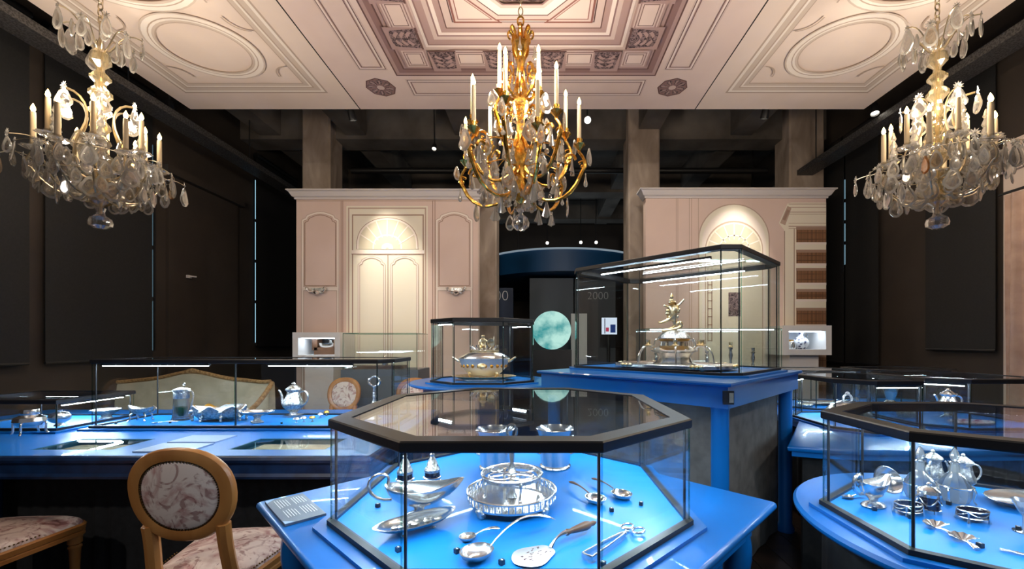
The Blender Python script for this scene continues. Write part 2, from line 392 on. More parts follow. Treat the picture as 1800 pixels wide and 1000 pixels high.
# outer strips with double line and corner rosettes
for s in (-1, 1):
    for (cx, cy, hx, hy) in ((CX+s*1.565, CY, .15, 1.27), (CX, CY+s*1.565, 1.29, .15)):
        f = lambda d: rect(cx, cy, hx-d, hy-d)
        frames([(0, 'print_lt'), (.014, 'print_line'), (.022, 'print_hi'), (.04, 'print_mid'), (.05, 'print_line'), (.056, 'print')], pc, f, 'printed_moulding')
        lay[0] = 0
for sx in (-1, 1):
    for sy in (-1, 1):
        lay[0] = 0
        x, y = CX+sx*1.60, CY+sy*1.56
        flat([ell(x, y, .165, .165, 8)], 'print_sh', pc, 'rosette_ground'); flat([(ell(x, y, .165, .165, 8), ell(x, y, .152, .152, 8))], 'print_line', pc, 'rosette_rim')
        pet = []; pet2 = []
        for k in range(8):
            a = 2*pi*k/8+.2
            pet.append([(x+cos(a+da)*r, y+sin(a+da)*r) for r, da in ((.03, 0), (.07, -.26), (.125, -.3), (.145, 0), (.125, .3), (.07, .26))])
            pet2.append([(x+cos(a+da)*r, y+sin(a+da)*r) for r, da in ((.045, 0), (.08, -.1), (.125, -.08), (.13, .06), (.08, .1))])
        flat(pet, 'print_orn', pc, 'rosette_petals'); flat(pet2, 'print_mid', pc, 'rosette_veins'); flat([ell(x, y, .04, .04, 12)], 'print_lt', pc, 'rosette_eye')
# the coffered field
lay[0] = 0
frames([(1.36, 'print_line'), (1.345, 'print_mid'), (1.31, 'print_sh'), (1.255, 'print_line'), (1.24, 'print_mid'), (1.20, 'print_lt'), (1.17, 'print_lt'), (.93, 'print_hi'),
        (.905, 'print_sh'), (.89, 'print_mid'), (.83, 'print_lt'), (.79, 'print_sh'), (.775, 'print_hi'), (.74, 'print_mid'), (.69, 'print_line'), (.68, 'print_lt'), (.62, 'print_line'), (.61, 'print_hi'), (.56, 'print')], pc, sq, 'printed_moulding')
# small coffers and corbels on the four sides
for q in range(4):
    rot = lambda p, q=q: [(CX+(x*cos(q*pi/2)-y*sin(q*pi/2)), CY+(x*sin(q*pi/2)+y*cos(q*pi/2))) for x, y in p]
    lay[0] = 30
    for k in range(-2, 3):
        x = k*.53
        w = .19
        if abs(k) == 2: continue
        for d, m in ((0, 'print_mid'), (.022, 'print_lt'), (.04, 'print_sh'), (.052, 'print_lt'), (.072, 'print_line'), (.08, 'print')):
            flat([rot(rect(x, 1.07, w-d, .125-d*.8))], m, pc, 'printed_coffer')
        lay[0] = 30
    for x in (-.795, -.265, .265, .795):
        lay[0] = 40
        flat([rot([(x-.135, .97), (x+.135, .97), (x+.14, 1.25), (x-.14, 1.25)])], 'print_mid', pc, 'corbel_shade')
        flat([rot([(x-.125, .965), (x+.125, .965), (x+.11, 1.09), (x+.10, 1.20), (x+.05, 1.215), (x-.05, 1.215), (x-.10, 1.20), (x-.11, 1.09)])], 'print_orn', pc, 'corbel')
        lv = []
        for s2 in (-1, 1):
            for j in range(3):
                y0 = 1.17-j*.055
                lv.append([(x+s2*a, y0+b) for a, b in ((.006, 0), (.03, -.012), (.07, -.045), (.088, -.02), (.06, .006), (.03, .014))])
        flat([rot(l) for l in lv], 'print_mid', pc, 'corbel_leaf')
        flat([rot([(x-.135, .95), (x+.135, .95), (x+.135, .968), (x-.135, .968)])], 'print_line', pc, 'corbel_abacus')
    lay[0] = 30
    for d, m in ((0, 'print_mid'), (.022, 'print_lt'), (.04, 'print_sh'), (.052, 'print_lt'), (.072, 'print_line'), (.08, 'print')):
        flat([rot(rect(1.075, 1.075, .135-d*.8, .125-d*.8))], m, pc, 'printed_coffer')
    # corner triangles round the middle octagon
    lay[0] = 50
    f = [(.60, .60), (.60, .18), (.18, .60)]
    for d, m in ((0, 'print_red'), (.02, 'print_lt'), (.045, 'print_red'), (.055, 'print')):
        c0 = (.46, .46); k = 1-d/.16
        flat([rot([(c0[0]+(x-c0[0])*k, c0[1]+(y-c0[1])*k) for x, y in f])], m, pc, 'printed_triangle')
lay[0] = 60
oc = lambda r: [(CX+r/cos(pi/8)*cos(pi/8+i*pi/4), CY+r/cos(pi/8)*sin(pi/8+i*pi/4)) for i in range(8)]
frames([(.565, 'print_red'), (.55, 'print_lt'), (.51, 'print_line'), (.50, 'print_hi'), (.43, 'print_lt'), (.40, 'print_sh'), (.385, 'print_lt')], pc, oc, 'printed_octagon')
flat([oc(.36)], 'print_orn', pc, 'printed_acanthus_boss')
# side panels: moulded frame with two ovals and scroll lines
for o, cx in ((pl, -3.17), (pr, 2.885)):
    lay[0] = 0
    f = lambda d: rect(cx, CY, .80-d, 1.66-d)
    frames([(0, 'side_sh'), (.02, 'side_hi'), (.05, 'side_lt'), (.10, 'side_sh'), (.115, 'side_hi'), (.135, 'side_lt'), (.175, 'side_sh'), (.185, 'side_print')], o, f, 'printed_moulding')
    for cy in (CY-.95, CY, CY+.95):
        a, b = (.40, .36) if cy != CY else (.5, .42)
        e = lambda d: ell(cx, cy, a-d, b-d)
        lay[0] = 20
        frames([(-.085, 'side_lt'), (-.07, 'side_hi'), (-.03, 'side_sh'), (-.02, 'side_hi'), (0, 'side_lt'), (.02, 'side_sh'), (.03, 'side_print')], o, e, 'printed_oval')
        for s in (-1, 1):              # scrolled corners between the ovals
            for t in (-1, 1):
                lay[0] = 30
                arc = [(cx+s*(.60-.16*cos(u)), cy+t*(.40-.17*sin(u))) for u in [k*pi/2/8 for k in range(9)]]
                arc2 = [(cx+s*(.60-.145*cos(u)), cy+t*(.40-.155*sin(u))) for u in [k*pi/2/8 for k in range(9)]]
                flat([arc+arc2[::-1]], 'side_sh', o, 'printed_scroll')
# hangers holding the canopy
for x in (-4.0, -2.15, 1.87, 3.7):
    MB().tube([(x, 4.8, .06), (x, 4.8, 1.05)], .008).build('hanger_rod', 'black', can)

# ---- two free-standing printed wall panels with cornices
def wpx(p, lay_): return [((x-948)/730*6.0, -.0012*lay_, EYE-(y-602)/730*6.0) for x, y in p]
def wflat(polys, m, parent, name, layer):
    mb = MB()
    for p in polys:
        if len(p) == 2:
            n = len(p[0]); mb.add(wpx(p[0], layer)+wpx(p[1], layer), [(i, (i+1) % n, n+(i+1) % n, n+i) for i in range(n)])
        else: mb.add(wpx(p, layer), [tuple(range(len(p)))])
    return mb.build(name, m, parent, smooth=0)
def band(p, w): return (offset(p, w/2), offset(p, -w/2))
def flat_wall(name, x0, x1, ytop):
    r = struct(bpy.data.objects.new(name, None)); COL.objects.link(r); r.location = (0, 6.0, 0)
    X0, X1 = (x0-948)/730*6, (x1-948)/730*6; zt = EYE-(ytop-602)/730*6
    MB().box(((X0+X1)/2, .07, zt/2), (X1-X0, .14, zt)).build('panel', 'wall_print', r)
    # cornice: moulded profile swept round three sides
    prof = [(0, -.12), (.02, -.12), (.02, -.10), (.045, -.085), (.075, -.03), (.10, -.015), (.10, .0), (0, .0)]
    rings = []
    for d, z in prof:
        rings.append([(X0-d, .14, zt+z), (X0-d, -d, zt+z), (X1+d, -d, zt+z), (X1+d, .14, zt+z)])
    MB().loft(rings).build('cornice', 'cornice', r, smooth=0)
    return r
fl1 = flat_wall('wall_back_left', 521, 841, 336)
def arch_panel(x0, x1, y0, y1, k=8):                       # panel outline with shaped shoulders
    w = x1-x0; pts = [(x0, y1), (x0, y0+14), (x0+w*.04, y0+12), (x0+w*.10, y0+11)]
    pts += [(x0+w*(.14+.72*i/k), y0+6-6*sin(pi*i/k)) for i in range(k+1)]
    pts += [(x1-w*.10, y0+11), (x1-w*.04, y0+12), (x1, y0+14), (x1, y1)]; return pts
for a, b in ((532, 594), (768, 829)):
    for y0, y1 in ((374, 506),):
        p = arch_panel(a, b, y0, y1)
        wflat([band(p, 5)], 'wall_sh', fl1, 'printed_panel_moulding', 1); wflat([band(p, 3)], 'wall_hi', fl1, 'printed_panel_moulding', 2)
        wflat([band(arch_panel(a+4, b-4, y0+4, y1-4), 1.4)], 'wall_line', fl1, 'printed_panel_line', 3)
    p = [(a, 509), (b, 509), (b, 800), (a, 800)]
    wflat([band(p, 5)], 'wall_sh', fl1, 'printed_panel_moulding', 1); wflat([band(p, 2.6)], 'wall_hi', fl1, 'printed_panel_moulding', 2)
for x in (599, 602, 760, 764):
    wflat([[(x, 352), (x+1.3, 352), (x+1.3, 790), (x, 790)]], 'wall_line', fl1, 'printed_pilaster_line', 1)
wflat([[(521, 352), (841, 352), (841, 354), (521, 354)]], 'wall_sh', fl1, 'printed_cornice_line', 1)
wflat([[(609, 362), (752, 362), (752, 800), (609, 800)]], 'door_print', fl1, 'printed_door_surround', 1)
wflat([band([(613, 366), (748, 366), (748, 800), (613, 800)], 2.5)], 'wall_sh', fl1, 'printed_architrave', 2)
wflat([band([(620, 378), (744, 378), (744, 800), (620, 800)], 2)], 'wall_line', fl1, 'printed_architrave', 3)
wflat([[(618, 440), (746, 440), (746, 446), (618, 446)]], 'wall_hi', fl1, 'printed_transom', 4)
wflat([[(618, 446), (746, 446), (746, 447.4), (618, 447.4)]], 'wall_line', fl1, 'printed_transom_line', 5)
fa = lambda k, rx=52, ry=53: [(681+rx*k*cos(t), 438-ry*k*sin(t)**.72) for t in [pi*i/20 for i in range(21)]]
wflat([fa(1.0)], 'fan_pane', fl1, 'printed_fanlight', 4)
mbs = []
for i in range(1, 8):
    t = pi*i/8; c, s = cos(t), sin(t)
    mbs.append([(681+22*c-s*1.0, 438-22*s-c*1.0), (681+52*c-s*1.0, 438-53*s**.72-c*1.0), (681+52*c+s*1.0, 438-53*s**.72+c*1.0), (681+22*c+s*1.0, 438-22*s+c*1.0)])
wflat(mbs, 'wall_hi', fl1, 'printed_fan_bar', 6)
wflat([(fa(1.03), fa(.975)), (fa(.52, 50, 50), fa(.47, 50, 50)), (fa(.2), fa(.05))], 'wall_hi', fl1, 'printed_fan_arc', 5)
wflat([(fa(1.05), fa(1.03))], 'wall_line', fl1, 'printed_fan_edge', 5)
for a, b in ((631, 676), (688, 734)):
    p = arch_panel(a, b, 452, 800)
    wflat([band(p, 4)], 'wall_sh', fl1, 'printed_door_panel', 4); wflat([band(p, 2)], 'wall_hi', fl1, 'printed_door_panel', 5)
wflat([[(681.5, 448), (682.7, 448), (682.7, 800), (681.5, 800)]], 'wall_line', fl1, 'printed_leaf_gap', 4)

fl2 = flat_wall('wall_back_right', 1135, 1452, 334)
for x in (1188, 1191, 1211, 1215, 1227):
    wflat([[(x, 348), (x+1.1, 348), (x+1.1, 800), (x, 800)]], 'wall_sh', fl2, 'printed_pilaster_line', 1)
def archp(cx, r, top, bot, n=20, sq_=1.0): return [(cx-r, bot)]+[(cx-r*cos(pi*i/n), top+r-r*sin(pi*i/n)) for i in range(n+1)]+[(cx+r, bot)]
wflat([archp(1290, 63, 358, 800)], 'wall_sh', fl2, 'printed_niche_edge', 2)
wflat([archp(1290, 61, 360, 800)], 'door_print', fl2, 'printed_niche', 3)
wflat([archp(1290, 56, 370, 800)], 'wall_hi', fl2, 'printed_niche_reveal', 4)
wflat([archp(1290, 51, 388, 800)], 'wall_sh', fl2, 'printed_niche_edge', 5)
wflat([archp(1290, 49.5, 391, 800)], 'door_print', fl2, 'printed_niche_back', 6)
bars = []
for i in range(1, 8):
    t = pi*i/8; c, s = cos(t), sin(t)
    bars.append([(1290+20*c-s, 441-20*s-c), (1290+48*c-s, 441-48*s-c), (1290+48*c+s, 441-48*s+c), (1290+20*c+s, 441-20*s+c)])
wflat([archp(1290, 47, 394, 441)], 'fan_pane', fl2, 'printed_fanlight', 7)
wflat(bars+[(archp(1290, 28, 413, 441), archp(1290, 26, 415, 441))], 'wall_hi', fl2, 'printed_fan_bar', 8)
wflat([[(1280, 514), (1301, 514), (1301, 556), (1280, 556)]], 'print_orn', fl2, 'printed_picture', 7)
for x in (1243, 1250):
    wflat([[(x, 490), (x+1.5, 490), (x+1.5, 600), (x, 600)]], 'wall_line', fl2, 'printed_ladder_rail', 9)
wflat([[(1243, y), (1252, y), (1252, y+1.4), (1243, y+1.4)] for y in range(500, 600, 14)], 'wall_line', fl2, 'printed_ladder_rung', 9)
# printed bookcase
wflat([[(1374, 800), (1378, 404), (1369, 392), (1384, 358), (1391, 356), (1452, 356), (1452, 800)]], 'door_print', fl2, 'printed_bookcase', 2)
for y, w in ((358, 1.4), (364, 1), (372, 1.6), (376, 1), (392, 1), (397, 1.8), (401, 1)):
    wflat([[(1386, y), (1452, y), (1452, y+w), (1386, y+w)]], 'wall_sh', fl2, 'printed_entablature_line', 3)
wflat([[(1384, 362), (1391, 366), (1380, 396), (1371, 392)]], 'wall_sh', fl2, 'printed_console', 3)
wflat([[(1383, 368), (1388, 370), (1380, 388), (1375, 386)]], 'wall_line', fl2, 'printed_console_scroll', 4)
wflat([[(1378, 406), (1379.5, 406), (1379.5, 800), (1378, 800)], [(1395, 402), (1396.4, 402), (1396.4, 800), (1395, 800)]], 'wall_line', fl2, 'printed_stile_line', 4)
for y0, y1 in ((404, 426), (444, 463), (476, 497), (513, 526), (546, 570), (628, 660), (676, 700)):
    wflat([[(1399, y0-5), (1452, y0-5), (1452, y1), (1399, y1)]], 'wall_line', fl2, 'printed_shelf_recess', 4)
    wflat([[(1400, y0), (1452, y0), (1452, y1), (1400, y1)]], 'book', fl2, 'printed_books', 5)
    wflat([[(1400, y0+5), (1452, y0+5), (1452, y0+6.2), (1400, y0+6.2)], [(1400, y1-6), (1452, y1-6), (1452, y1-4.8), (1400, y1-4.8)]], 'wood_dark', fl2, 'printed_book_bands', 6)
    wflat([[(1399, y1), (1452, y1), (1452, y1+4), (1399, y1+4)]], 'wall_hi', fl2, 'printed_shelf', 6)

# ---- silver sconces on the fanlight panel
def sconce(x, y, lab):
    t = thing('wall_sconce', lab, 'sconce', P(x, y, 5.995), 0, 'silver wall sconces')
    MB().box((0, -.012, 0), (.16, .02, .075)).build('back_plate', 'silver_rep', t)
    for s in (-1, 1):
        mb = MB(); mb.tube(bez((s*.05, -.02, -.01), (s*.09, -.07, -.03), (s*.13, -.06, -.01), (s*.125, -.06, .02)), .009); mb.lathe([(.004, 0), (.024, .004), (.02, .02), (.012, .03), (.002, .03)], 12, c=(s*.125, -.06, .02))
        mb.build('arm', 'silver', t)
    MB().lathe([(.002, -.06), (.03, -.05), (.05, -.02), (.03, .0), (.002, .0)], 14, c=(0, -.05, -.005)).build('bowl', 'silver', t)
sconce(559, 511, 'small silver sconce on the left narrow panel beside the printed door')
sconce(803, 511, 'small silver sconce on the right narrow panel beside the printed door')

# ---- cable trays, pipe, spotlights overhead
def tray(x, z, y0, y1, lab):
    t = thing('cable_tray', lab, 'cable tray', (x, 0, z))
    mb = MB(); mb.box((0, (y0+y1)/2, 0), (.24, y1-y0, .012)); mb.build('bed', 'duct', t)
    for s in (-1, 1): MB().box((s*.12, (y0+y1)/2, .035), (.01, y1-y0, .08)).build('side_rail', 'duct', t)
    for k in range(4):
        MB().tube([(.0, y0+.4+k*(y1-y0-.8)/3, .04), (0, y0+.4+k*(y1-y0-.8)/3, 1.3)], .008).build('hanger', 'black', t)
tray(-4.42, EYE+2.66, 2.2, 8.6, 'perforated metal cable tray above the left wall blinds')
tray(4.22, EYE+2.66, 2.2, 8.6, 'perforated metal cable tray above the right wall blinds')
p = MB().tube([(-3.3, 7.3, EYE+3.02), (4.0, 7.3, EYE+3.02)], .05, 10)
tag(p.build('ceiling_pipe', 'black'), 'long black horizontal pipe running behind the concrete pillars', 'pipe')
def spotlight(x, y, Y, lab, aim=(0, -.25, -1), rod=True, r=.05, L=.16, target=None, watts=0, ang=40):
    t = thing('spotlight', lab, 'spotlight', P(x, y, Y), 0, 'black ceiling spotlights')
    d = Vector(aim).normalized(); q = d.to_track_quat('Z', 'Y').to_euler()
    MB().lathe([(.01, -L), (r*.55, -L), (r*.8, -L*.8), (r, -.02), (r, 0), (r*.86, 0), (r*.8, -.03), (.005, -.035)], 18).build('housing', 'black', t, (0, 0, 0), q)
    MB().lathe([(.004, -.03), (r*.78, -.03), (r*.78, -.022), (.004, -.022)], 16).build('lens', emit('lamp_lens', (255, 246, 228), 9), t, (0, 0, 0), q)
    if rod:
        MB().tube([tuple(-d*L*.7), (0, 0, 5.2-t.location.z)], .009).build('stem', 'black', t)
    if watts:
        l = bpy.data.lights.new('spot_lamp', 'SPOT'); l.energy = watts; l.spot_size = math.radians(ang); l.spot_blend = .9; l.color = (1, .93, .80); l.shadow_soft_size = .05
        lo = bpy.data.objects.new('spot_lamp', l); COL.objects.link(lo); lo.parent = t
        lo.location = d*.03; lo.rotation_euler = (Vector(target)-t.location).to_track_quat('-Z', 'Y').to_euler()
    return t
T1 = P(692, 500, 6.0); T2 = P(1290, 480, 6.0)
def aimed(x, y, Y, lab, T, w, ang):
    p = P(x, y, Y); spotlight(x, y, Y, lab, tuple(T-p), True, target=T, watts=w, ang=ang)
aimed(621, 212, 5.25, 'black spotlight hanging before the left concrete pillar', T1, 300, 40)
aimed(1343, 209, 5.25, 'black spotlight hanging before the right concrete pillar', T2, 240, 40)
spotlight(297, 196, 4.9, 'black spotlight beside the left crystal chandelier', (.2, -.3, -1))
spotlight(1538, 200, 5.0, 'black spotlight beside the right crystal chandelier', (-.2, -.3, -1))
spotlight(1033, 211, 6.3, 'bright round spotlight right of the gilt chandelier', (-.05, -1, -.5), r=.06, target=(.3, 5.0, 2.2), watts=110, ang=150)
for x, y, lab in ((962, 427, 'tiny far spotlight over the blue drum, leftmost of three'), (1021, 426, 'tiny far spotlight over the blue drum, middle of three'), (1048, 426, 'tiny far spotlight over the blue drum, rightmost of three')):
    spotlight(x, y, 10.5, lab, (0, -1, -.2), r=.045, L=.12)
spotlight(763, 262, 6.75, 'small spotlight on the rail left of the gilt chandelier', (0, -.5, -1), r=.04, L=.12)

# ---- what stands beyond the pillars
d = thing('blue_drum', 'large suspended blue drum with a pale lit rim behind the gilt chandelier', 'drum', (0.55, 10.4, 2.84))
MB().lathe([(2.02, 0), (2.05, 0), (2.05, .44), (2.02, .44)], 64).build('wall', 'deep_blue', d)
MB().lathe([(2.03, .44), (2.07, .44), (2.07, .475), (2.03, .475)], 64).build('rim', emit('drum_rim_light', (190, 210, 225), .35), d)
for k in range(3): MB().tube([(2.03*cos(k*2.1), 2.03*sin(k*2.1), .44), (2.03*cos(k*2.1), 2.03*sin(k*2.1), 2.5)], .012).build('hanger', 'black', d)
t = thing('globe_screen', 'round glowing teal screen on a black base in the middle background', 'screen', P(970, 640, 7.6))
ms = bpy.data.materials.new('teal_screen_picture'); ms.use_nodes = True; nt = ms.node_tree; nt.nodes.remove(nt.nodes['Principled BSDF'])
e = nt.nodes.new('ShaderNodeEmission'); tx = nt.nodes.new('ShaderNodeTexNoise'); tx.inputs['Scale'].default_value = 3.5; tx.inputs['Detail'].default_value = 5
mp = nt.nodes.new('ShaderNodeMapping'); mp.inputs['Scale'].default_value = (1, 1, 2.6); tc = nt.nodes.new('ShaderNodeTexCoord')
rp = nt.nodes.new('ShaderNodeValToRGB'); rp.color_ramp.elements[0].position = .36; rp.color_ramp.elements[1].position = .62
rp.color_ramp.elements[0].color = lin(66, 160, 162); rp.color_ramp.elements[1].color = lin(196, 244, 232)
nt.links.new(tc.outputs['Object'], mp.inputs[0]); nt.links.new(mp.outputs[0], tx.inputs[0]); nt.links.new(tx.outputs['Fac'], rp.inputs[0]); nt.links.new(rp.outputs[0], e.inputs[0])
e.inputs[1].default_value = .8; nt.links.new(e.outputs[0], nt.nodes['Material Output'].inputs[0])
MB().lathe([(.01, -.03), (.34, -.03), (.352, -.015), (.352, .015), (.34, .03), (.01, .03)], 48).build('disc', ms, t, (0, 0, .62), (pi/2, 0, 0))
hz = t.location.z
MB().box((0, 0, .01-hz/2+.13), (.70, .34, hz+.25)).build('base', 'black', t)
t = thing('wall_screen', 'small bright square screen seen through the tall glass case', 'screen', P(1071, 573, 8.2))
MB().box((0, .02, 0), (.33, .03, .36)).build('bezel', 'black', t)
MB().box((0, 0, 0), (.30, .02, .33)).build('display', emit('screen_white', (226, 236, 255), .95), t)
MB().box((.07, -.012, -.05), (.10, .006, .16)).build('figure_shape', emit('screen_blue', (44, 66, 130), .7), t)
MB().box((-.04, -.012, -.07), (.06, .006, .08)).build('red_shape', emit('screen_red', (200, 70, 100), .8), t)
MB().box((-.09, -.012, 0), (.02, .006, .30)).build('grey_shape', emit('screen_grey', (120, 120, 140), .7), t)
MB().tube([(0, .06, -.16), (0, .06, .01-t.location.z)], .03).build('stand', 'black', t)
def freestand(name, x0, x1, ytop, Y, m, lab, cat):
    a, b = P(x0, ytop, Y), P(x1, ytop, Y); t = thing(name, lab, cat, ((a.x+b.x)/2, Y+.05, 0))
    MB().box((0, 0, a.z/2), (b.x-a.x, .1, a.z)).build('board', m, t); MB().box((0, 0, .05), (b.x-a.x+.04, .3, .1)).build('foot', 'black', t); return t
freestand('display_board', 931, 1008, 489, 8.8, 'greypanel', 'tall grey-blue board standing behind the round teal screen', 'board')
nv = freestand('exhibit_panel', 850, 902, 506, 8.6, 'navy', 'navy blue exhibition panel with pale numerals beside the pillar', 'panel')
cu = bpy.data.curves.new('numerals', 'FONT'); cu.body = '1600'; cu.size = .30; cu.extrude = .004; cu.offset = -.006
co = bpy.data.objects.new('numerals', cu); COL.objects.link(co)
dg = bpy.context.evaluated_depsgraph_get(); me = bpy.data.meshes.new_from_object(co.evaluated_get(dg)); bpy.data.objects.remove(co)
me.materials.clear(); me.materials.append(M['ink'])
wx = max(v.co.x for v in me.vertices); pr_ = P(893, 528, 8.58)
put('numerals', me, nv, (pr_.x-nv.location.x-wx, -.062, pr_.z), (pi/2, 0, 0))
freestand('display_board', 1004, 1032, 551, 8.4, 'white', 'pale free-standing board seen through the left end of the tall case', 'board')
b2 = freestand('exhibit_panel', 1010, 1082, 489, 9.2, 'greypanel', 'dark grey exhibition panel with faint pale numerals seen through the tall case', 'panel')
cu = bpy.data.curves.new('numerals', 'FONT'); cu.body = '2000'; cu.size = .24; cu.extrude = .004; cu.offset = -.007
co = bpy.data.objects.new('numerals', cu); COL.objects.link(co)
dg = bpy.context.evaluated_depsgraph_get(); me = bpy.data.meshes.new_from_object(co.evaluated_get(dg)); bpy.data.objects.remove(co)
me.materials.clear(); me.materials.append(M['ink'])
pr_ = P(1032, 526, 9.18); put('numerals', me, b2, (pr_.x-b2.location.x, -.062, pr_.z), (pi/2, 0, 0))
# ================================================================== TABLES
TZ = .79                              # height of the low blue tables
DK = .8051                            # floor inside their glass cases
def octo(hx, hy, cx, cy=None):
    cy = cx if cy is None else cy
    return [(-hx+cx, -hy), (hx-cx, -hy), (hx, -hy+cy), (hx, hy-cy), (hx-cx, hy), (-hx+cx, hy), (-hx, hy-cy), (-hx, -hy+cy)]
def table_top(poly, z, parent, m='blue', t=.03, r=.012):
    mb = MB(); rings = [[(x, y, zz) for x, y in offset(poly, d)] for d, zz in ((-r*1.6, z-t), (-r*.4, z-t+.003), (0, z-t+r), (0, z-r), (-.004, z-.003), (-r, z))]
    mb.loft(rings); return mb.build('table_top', m, parent, smooth=50)
def skirt(poly, z0, z1, parent, m='skirt', amp=.012, per=.09, name='skirt'):
    """hanging cloth following the outline with soft folds"""
    pts = []; n = len(poly)
    for i in range(n):
        a, b = Vector(poly[i]), Vector(poly[(i+1) % n]); L = (b-a).length; k = max(2, int(L/.018)); nn = Vector(((b-a).y, -(b-a).x)).normalized()
        for j in range(k): pts.append((a+(b-a)*j/k, nn))
    s = 0; rings = [[], []]
    for q, (p, nn) in enumerate(pts):
        w = amp*(sin(q*.018/per*2*pi)+.4*sin(q*.018/per*4.7+1))
        for r, z, f in ((rings[0], z0, 1), (rings[1], z1, .35)):
            v = p+nn*w*f; r.append((v.x, v.y, z))
    return MB().loft(rings, cap=False).build(name, m, parent, smooth=60)
def rotpoly(poly, a): return [(x*cos(a)-y*sin(a), x*sin(a)+y*cos(a)) for x, y in poly]
# --- central square table set cornerwise
ct = thing('display_table', 'square blue table set cornerwise in the foreground under the octagonal case', 'table', (-.087, 1.59, 0))
dia = lambda h: [(0, -h), (h, 0), (0, h), (-h, 0)]
def cutdia(h, c):
    return [(-c, -h+c), (c, -h+c), (h-c, -c), (h-c, c), (c, h-c), (-c, h-c), (-h+c, c), (-h+c, -c)]
table_top(cutdia(1.0, .008), TZ, ct)
MB().ring(dia(.90), dia(.87), TZ-.13, TZ-.03).build('apron', 'blue', ct, smooth=0)
for x, y in ((.80, 0), (-.80, 0), (0, .80), (0, -.80)):
    mb = MB(); mb.tube(chain_bez(((x*1.0, y*1.0, TZ-.03), (x*1.06, y*1.06, TZ-.10), (x*1.10, y*1.10, TZ-.22), (x*1.0, y*1.0, .45)), ((x, y, .45), (x*.93, y*.93, .25), (x*.95, y*.95, .1), (x*1.02, y*1.02, .0))), [.055]*3+[.048]*4+[.036]*5+[.028]*5, 12)
    mb.build('leg', 'blue', ct)
skirt(dia(.74), .01, TZ-.05, ct, amp=.008)
# --- tall pedestal table
tall_z = EYE-.208
tt = thing('display_plinth', 'tall blue table with dark cloth sides carrying the tallest glass case', 'plinth', (.97, 3.09, 0))
MB().loft([[(x, y, z) for x, y in dia(h)] for h, z in ((.965, tall_z-.022), (.985, tall_z-.018), (.99, tall_z-.008), (.985, tall_z))]).build('table_top', 'blue', tt, smooth=0)
MB().ring(dia(.955), dia(.92), tall_z-.135, tall_z-.022).build('apron', 'blue', tt, smooth=0)
MB().box((0, 0, 0), (.055, .012, .07)).build('latch_plate', 'black', tt, (0, -.958, tall_z-.075))
MB().box((0, 0, 0), (.022, .016, .05)).build('latch', 'arm', tt, (.012, -.960, tall_z-.075))
for x, y in ((0, -.86), (.86, 0), (-.86, 0), (0, .86)):
    MB().lathe([(.06, 0), (.06, .03), (.046, .06), (.046, tall_z-.16), (.052, tall_z-.13), (.052, tall_z-.03)], 20).build('leg', 'blue', tt, (x, y, 0))
skirt(dia(.80), .01, tall_z-.05, tt, 'grey_skirt', .006, .26, 'cloth_panel')
# --- round table carrying the tureen case
rt_z = EYE-.355
rt = thing('round_table', 'round blue table behind the octagonal case carrying the small tureen case', 'table', (-.50, 3.86, 0))
MB().lathe([(.01, rt_z-.03), (.64, rt_z-.03), (.67, rt_z-.026), (.685, rt_z-.016), (.685, rt_z-.01), (.675, rt_z), (.01, rt_z)], 72).build('table_top', 'blue', rt)
MB().lathe([(.20, 0), (.20, .03), (.10, .08), (.085, .5), (.10, rt_z-.1), (.3, rt_z-.03)], 28).build('pedestal', 'blue', rt)
MB().ring(ell(0, 0, .56, .56, 36), ell(0, 0, .53, .53, 36), rt_z-.11, rt_z-.028).build('apron', 'blue_dark', rt)
# --- right foreground round table
rr = thing('round_table', 'round blue table with black skirt at the lower right corner', 'table', (1.52, 1.36, 0))
MB().lathe([(.01, TZ-.035), (.55, TZ-.035), (.575, TZ-.03), (.585, TZ-.018), (.585, TZ-.01), (.575, TZ), (.01, TZ)], 72, sx=1.0, sy=1.02).build('table_top', 'blue', rr)
skirt(ell(0, 0, .49, .49, 40), .01, TZ-.03, rr, amp=.008)
for a in (3.6,):
    MB().lathe([(.03, 0), (.04, .05), (.032, .1), (.042, TZ-.1), (.05, TZ-.035)], 14).build('leg', 'blue_dark', rr, (.535*cos(a), .535*sin(a), 0))
# --- right rear table (elongated, rounded end)
rb = thing('display_table', 'long round-ended blue table at the right rear carrying several cases', 'table', (2.75, 3.35, 0))
out = [(x-2.75, y-3.35) for x, y in ((1.47, 2.46), (1.62, 2.40), (1.9, 2.35), (2.3, 2.33), (2.8, 2.36), (3.2, 2.45), (3.6, 2.66), (3.9, 2.95), (4.1, 3.4), (4.15, 4.0), (4.05, 4.5), (2.45, 4.5), (2.15, 4.2), (2.06, 3.8), (2.03, 3.25))]
table_top(out, TZ, rb, t=.035)
MB().ring(offset(out, -.02), offset(out, -.05), TZ-.065, TZ-.035).build('apron', 'blue', rb)
skirt(offset(out, -.07), .01, TZ-.05, rb, amp=.01)
